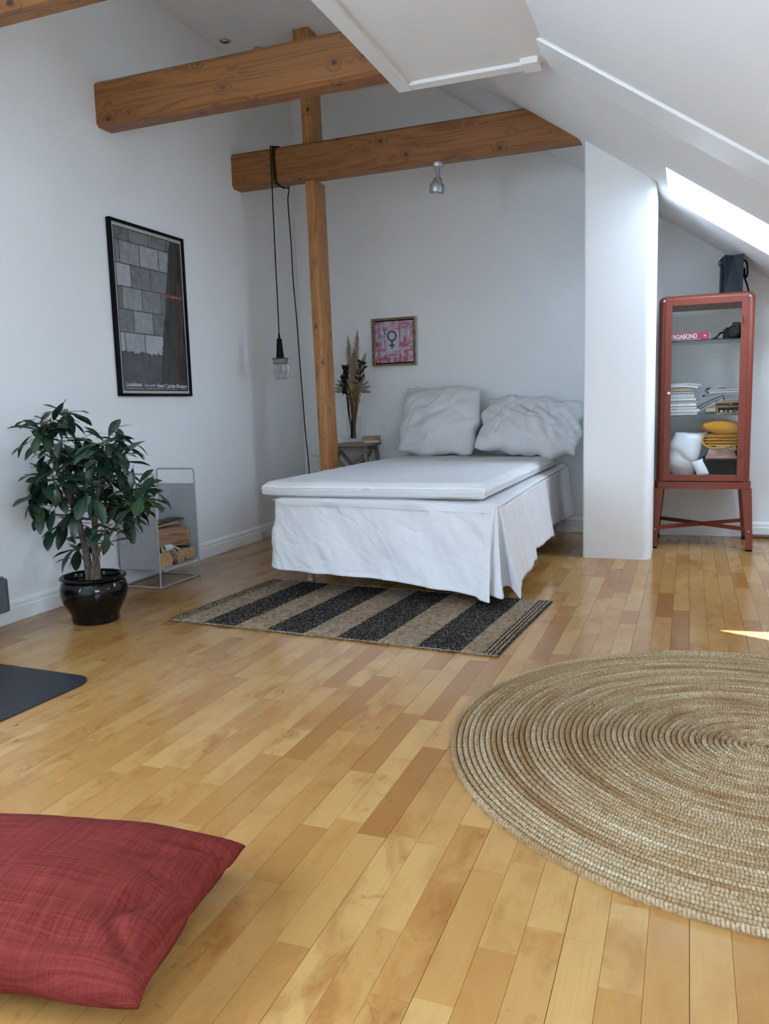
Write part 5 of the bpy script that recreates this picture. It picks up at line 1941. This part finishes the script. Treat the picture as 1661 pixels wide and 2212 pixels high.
for sy in (-1, 1):
    for sx in (-1, 1):
        mb = MB(); xc = -.035 + sx * .150
        bar(mb, (xc, sy * .105, SZT - .026), (xc + sx * .075, sy * .115, .001), .034, .022, (0, 1, 0))
        link_mesh('leg', mb, M['stool_wood'], so, bevel=.002)
    mb = MB(); bar(mb, (-.20, sy * .082, SZT - .040), (.115, sy * .082, SZT - .040), .016, .030)
    link_mesh('apron', mb, M['stool_wood'], so, bevel=.001)
    for sx in (-1, 1):
        mb = MB(); bar(mb, (-.035 - sx * .13, sy * .078 + sx * .010, SZT - .060), (-.035 + sx * .20, sy * .088 + sx * .010, .20), .012, .028)
        link_mesh('brace', mb, M['stool_wood'], so)
mb = MB(); bar(mb, (.160, -.10, .42), (.160, .10, .42), .020, .030, (1, 0, 0)); link_mesh('rung', mb, M['stool_wood'], so)
mb = MB(); mb.lathe([(0, -.004), (.006, -.004), (.006, .004), (0, .004)], 12)
link_mesh('bolt', mb, M['black_metal'], so, loc=(.150, -.120, .56), rot=(PI / 2, 0, 0))

book('flat cream paperback under the brown book on the stool', .115, .105, .014, (.662, 5.385, SZT + .0005), .08, M['cream_edge'], M['pages'], 'book', 'books on the stool')
book('small book with grey cover and brown page edges on the stool', .105, .095, .032, (.655, 5.380, SZT + .0152), -.10, M['grey_cover'], M['tan_cover'], 'book', 'books on the stool')
rc = link_mesh('earphone_case', (lambda m: (m.lathe([(0, 0), (.012, .001), (.016, .008), (.012, .016), (0, .018)], 18), m)[1])(MB()), M['plastic_white'], smooth=0, loc=(.458, 5.235, SZT + .0004))
rc.scale = (1.9, 1, 1)
tag(rc, 'tiny white oblong case on the stool beside the post', 'case')

# ------------------------------------------------------------------ vase of dried flowers
M['vase_glass'] = glass_mat('clear_vase_glass', (.96, .975, .975), .17)
M['stem_brown'] = plain('dry_brown_stems', (.17, .085, .035), .8, 0, .3, 60)
M['stem_dark'] = plain('blackened_foliage', (.008, .007, .007), .8, 0, .3, 60)
M['pampas'] = plain('pampas_plume', (.37, .28, .18), .95, 0, .25, 60)
M['palm'] = plain('dried_palm_blade', (.22, .185, .15), .8, 0, .25, 40)
M['flax'] = plain('golden_flax_pods', (.40, .24, .09), .7, 0, .3, 60)
VX, VY = .545, 5.315
vase = thing('glass_vase', 'clear glass vase of dried pampas, palm blades and flax on the stool', 'vase', (VX, VY, SZT + .0005))
mb = MB()
mb.lathe([(0, .0), (.034, .0), (.037, .004), (.035, .012), (.034, .020), (.042, .050), (.050, .100), (.053, .150), (.054, .192)], 40)
link_mesh('vessel', mb, M['vase_glass'], vase, smooth=40)
rv = random.Random(4)


def bunch(cnt, mat, name, r0, zt, spread, cx, rad, kind=None):
    m = MB(); tips = []
    for k in range(cnt):
        a = rv.uniform(0, 6.28); q = math.sqrt(rv.random())
        b = Vector((cx * .3 + .016 * q * math.cos(a + 2), .014 * q * math.sin(a + 2), .030 + rv.uniform(0, .01)))
        ne = Vector((cx * .5 + .022 * q * math.cos(a), .022 * q * math.sin(a), .20))
        tz = zt * rv.uniform(.82, 1.05)
        t = Vector((cx + spread * q * math.cos(a), spread * q * math.sin(a), tz))
        pts = resample([b, ne, (ne + t) / 2 + Vector((0, 0, .01)), t], 3)
        m.tube(pts, rad, 5)
        tips.append(t)
    o_ = link_mesh(name, m, mat, vase); o_['kind'] = 'stuff'
    return tips


flax_t = bunch(70, M['stem_brown'], 'flax_stems', .02, .44, .062, .012, .0013)
pods = MB()
for k in range(330):
    q = rv.uniform(.0, 1); z = .26 + .20 * rv.random()
    a = rv.uniform(0, 6.28); r_ = (.026 + .046 * (z - .2) / .25) * math.sqrt(rv.random())
    c = Vector((.010 + r_ * math.cos(a), r_ * math.sin(a), z)); s = rv.uniform(.003, .0048)
    pods.lathe([(0, -s), (s * .9, -s * .4), (s, .1 * s), (s * .6, s * .8), (0, s)], 6, c)
o = link_mesh('flax_pods', pods, M['flax'], vase, smooth=0); o['kind'] = 'stuff'
bunch(14, M['stem_dark'], 'dark_stems', .02, .42, .018, -.042, .0022)
dk = MB()
for k in range(150):
    side = -1 if k < 100 else 1
    z = (.34 + .20 * rv.random()) if side < 0 else (.42 + .16 * rv.random())
    c = Vector(((-.050 - .02 * (z - .3)) + rv.uniform(-.016, .014) if side < 0 else .055 + .25 * (z - .42) + rv.uniform(-.010, .010), rv.uniform(-.025, .02), z))
    d = Vector((rv.uniform(-.6, .6), rv.uniform(-.6, .3), rv.uniform(.1, 1))).normalized()
    s = d.orthogonal().normalized()
    L_ = rv.uniform(.026, .050)
    dk.add([c, c + d * L_ * .5 + s * L_ * .22, c + d * L_, c + d * L_ * .5 - s * L_ * .22, c + d * L_ * .5 + s.cross(d) * .003],
           [(0, 1, 4), (1, 2, 4), (2, 3, 4), (3, 0, 4)])
o = link_mesh('dark_leaflets', dk, M['stem_dark'], vase); o['kind'] = 'stuff'
# palm fans: separate blades
for sgn, angs in ((-1, (-3, 10, 24, 40, 58)), (1, (-8, 12, 30, 50))):
    for an in angs:
        a = math.radians(an)
        d = Vector((sgn * math.cos(a), -.15, math.sin(a))); s = Vector((-d.z * sgn, 0, abs(d.x)))
        L_ = .125 if sgn < 0 else .130
        st_ = Vector((sgn * .022, .012, .375))
        m = MB()
        m.add([st_, st_ + d * L_ * .45 + s * .013, st_ + d * L_ * .8 + s * .009, st_ + d * L_, st_ + d * L_ * .8 - s * .009, st_ + d * L_ * .45 - s * .013,
               st_ + d * L_ * .45 + Vector((0, -.004, 0)), st_ + d * L_ * .8 + Vector((0, -.003, 0))],
              [(0, 1, 6), (1, 2, 7, 6), (2, 3, 7), (3, 4, 7), (4, 5, 6, 7), (5, 0, 6)])
        o = link_mesh('palm_blade', m, M['palm'], vase)
        md = o.modifiers.new('thickness', 'SOLIDIFY'); md.thickness = .0008
# pampas plumes
for bx, by, bz, tx, ty, tz, wd in ((-.006, .01, .40, -.028, .01, .725, .030), (.012, 0, .40, .052, .0, .765, .033), (.02, .005, .40, .018, .005, .64, .028), (.03, 0, .40, .112, -.01, .60, .024), (.0, -.01, .40, .01, -.015, .60, .026)):
    a, b = Vector((bx, by, bz)), Vector((tx, ty, tz))
    m = MB()
    m.tube([a, a.lerp(b, .5), b], [.0022, .0018, .0008], 5)
    for k in range(320):
        t_ = rv.random() ** .8
        p = a.lerp(b, t_)
        an = rv.uniform(0, 6.28)
        w_ = wd * (math.sin(PI * min(.98, t_ * .9 + .12)) ** .8)
        out = Vector((math.cos(an), math.sin(an) * .8, 0))
        m.tube([p, p + out * w_ * .6 + Vector((0, 0, .018)), p + out * w_ * rv.uniform(.8, 1.25) + Vector((0, 0, .038))], [.0011, .0010, .0005], 4, caps=False)
    link_mesh('pampas_plume', m, M['pampas'], vase)

# ------------------------------------------------------------------ caged inspection lamp hanging from the beam
M['lamp_glass'] = glass_mat('lamp_jar_glass', (.96, .97, .97), .16)
lp = thing('caged_pendant_lamp', 'black-handled caged work lamp hanging on its black cord from the pine beam', 'pendant lamp', (.300, 4.700, 1.10))
mb = MB()
prof = [(0, .290), (.0040, .290), (.0045, .268), (.0055, .262), (.0105, .258)]
for k in range(9):
    z = .252 - k * .0135
    prof += [(.0118 + .0007 * k, z), (.0104 + .0007 * k, z - .006)]
prof += [(.0190, .136), (.0360, .133), (.0360, .129), (.0, .129)]
mb.lathe(prof, 24)
link_mesh('rubber_handle', mb, M['rubber'], lp, smooth=30)
mb = MB()
pr = [(0, .129), (.033, .129)]
for k in range(5):
    pr += [(.0335, .1265 - k * .0055), (.0315, .1240 - k * .0055)]
pr += [(.029, .098), (.026, .096), (0, .097)]
mb.lathe(pr, 28)
link_mesh('threaded_collar', mb, M['silver'], lp, smooth=30)
mb = MB(); mb.lathe([(.026, .097), (.027, .085), (.0275, .030), (.024, .014), (.012, .008), (0, .007)], 24)
link_mesh('glass_jar', mb, M['lamp_glass'], lp, smooth=40)
mb = MB(); mb.lathe([(.006, .096), (.0085, .080), (.014, .060), (.013, .042), (0, .030)], 16)
M['bulb'] = glass_mat('clear_bulb_glass', (.9, .9, .88), .3)
link_mesh('bulb', mb, M['bulb'], lp, smooth=40)
mb = MB()
for k in range(6):
    a = 2 * PI * k / 6 + .3
    mb.tube([(.030 * math.cos(a), .030 * math.sin(a), .098), (.0335 * math.cos(a), .0335 * math.sin(a), .085), (.0335 * math.cos(a), .0335 * math.sin(a), .010), (.020 * math.cos(a), .020 * math.sin(a), .0), (.0, .0, .0)], .0012, 5)
for z in (.046, .006):
    mb.tube([(.0338 * math.cos(a), .0338 * math.sin(a), z) for a in [2 * PI * k / 28 for k in range(28)]], .0012, 5, closed=True)
mb.tube([(.0338, 0, .006), (.066, 0, .008), (.074, 0, .012), (.076, 0, .026)], .0012, 5)
link_mesh('wire_cage', mb, M['chrome'], lp, smooth=0)
for ch in list(lp.children):
    ch.scale = (1.5, 1.5, 1.0)
# the cord: up from the handle, three turns round the beam, then down behind the bed
bz0, bz1, by0_, by1_ = BZ0 - .006, BZ1 + .006, 4.713 - .006, 4.84 + .006
def L3(p):
    return Vector(p) - Vector((.300, 4.700, 1.10))
pts = [(.300, 4.700, 1.385), (.300, 4.700, 1.60), (.298, 4.700, 1.90), (.297, 4.701, 2.2), (.296, by0_ - .003, 2.40), (.294, by0_, bz1 - .01), (.297, by0_ + .02, bz1), (.302, by1_ - .02, bz1), (.305, by1_, bz1 - .02),
       (.308, by1_, bz0 + .02), (.312, by1_ - .02, bz0), (.314, by0_ + .02, bz0), (.312, by0_, bz0 + .025), (.308, by0_, bz1 - .02), (.312, by0_ + .02, bz1), (.318, by1_ - .02, bz1), (.322, by1_, bz1 - .02),
       (.330, by1_, bz0 + .02), (.336, by1_ - .01, bz0 - .002), (.345, by0_ + .040, bz0 - .018), (.342, by0_ - .004, bz0 - .012), (.325, by0_ - .003, bz0 + .04), (.320, by0_, bz1 - .03), (.330, by0_ + .02, bz1), (.345, by1_ - .02, bz1), (.346, by1_, bz1 - .02),
       (.342, by1_ + .001, bz0), (.318, by1_ + .025, 2.25), (.320, by1_ + .04, 2.0), (.322, by1_ + .045, 1.75), (.334, by1_ + .048, 1.5), (.342, by1_ + .05, 1.25), (.352, by1_ + .052, 1.0), (.362, by1_ + .053, .75), (.378, by1_ + .054, .5), (.376, by1_ + .055, .2), (.380, by1_ + .06, .012)]
mb = MB(); mb.tube(resample([L3(p) for p in pts], 6), .0037, 7)
link_mesh('cord', mb, M['rubber'], lp, smooth=0)

# ------------------------------------------------------------------ spotlights
sl_ = thing('spotlight', 'small silver spotlight on a stem under the pine beam above the bed', 'spotlight', (1.372, 4.775, BZ0))
mb = MB(); mb.lathe([(0, -.0005), (.036, -.0005), (.0365, -.022), (.034, -.026), (0, -.026)], 28); link_mesh('ceiling_rose', mb, M['silver'], sl_, smooth=40)
mb = MB(); mb.lathe([(.0105, -.026), (.0105, -.098), (.006, -.101), (0, -.101)], 16); link_mesh('stem', mb, M['silver'], sl_, smooth=40)
hd = bpy.data.objects.new('lamp_head', None); C.objects.link(hd); hd.parent = sl_; hd.location = (-.008, 0, -.128); hd.rotation_euler = (.06, .10, 0); hd.empty_display_size = .02
mb = MB(); mb.lathe([(0, .034), (.011, .034), (.016, .012), (.041, .008), (.043, .002), (.043, -.036), (.040, -.042), (.030, -.043), (.028, -.036), (0, -.030)], 30)
link_mesh('housing', mb, M['silver'], hd, smooth=40)
mb = MB(); mb.lathe([(0, -.0375), (.026, -.0378)], 24); link_mesh('reflector', mb, M['chrome'], hd)
mb = MB()
mb.tube(resample([(-.043, 0, -.008), (-.040, 0, .008), (-.028, 0, .016), (-.014, 0, .040), (.010, 0, .044), (.024, 0, .034), (.026, -.002, .006), (.020, -.03, -.004)], 5), .0026, 6)
link_mesh('yoke', mb, M['black_metal'], hd, smooth=0)
for (x, y), lab in (((.100, 4.545), 'recessed silver downlight in the ceiling nearest the left wall'), ((.235, 4.72), 'recessed downlight half hidden behind the pine beam')):
    t = thing('downlight', lab, 'downlight', (x, y, HC), 0, 'recessed ceiling downlights')
    mb = MB(); mb.lathe([(.026, -.006), (.036, -.006), (.042, -.003), (.043, .0), (.026, .0)], 28); link_mesh('bezel', mb, M['white_cover'], t, smooth=40)
    mb = MB(); mb.lathe([(0, -.003), (.012, -.003), (.024, -.001)], 24); link_mesh('reflector', mb, M['pages'], t, smooth=40)
    mb = MB(); mb.tube([(.0255 * math.cos(2 * PI * k / 24), .0255 * math.sin(2 * PI * k / 24), -.006) for k in range(24)], .002, 5, closed=True); link_mesh('inner_ring', mb, M['black_metal'], t, smooth=0)

# ------------------------------------------------------------------ odds and ends
M['brown_stick'] = pine('brown_stick_wood', 0, (.06, .025, .010), (.14, .065, .028), (.20, .10, .05), 7.0)
mb = MB(); mb.tube([(3.17, 5.555, .0125), (3.5, 5.545, .0125), (4.05, 5.53, .0125)], .012, 10)
tag(link_mesh('wooden_rod', mb, M['brown_stick'], smooth=50), 'brown wooden rod lying on the floor right of the red cabinet', 'rod')
kn = link_mesh('cable_knob', (lambda m: (m.lathe([(0, 0), (.014, 0), (.016, .008), (.012, .020), (0, .022)], 16), m)[1])(MB()), M['plastic_white'], smooth=40, loc=(.0165, 4.865, .050), rot=(0, PI / 2, 0))
tag(kn, 'small white round knob on the left skirting board behind the bed', 'knob')
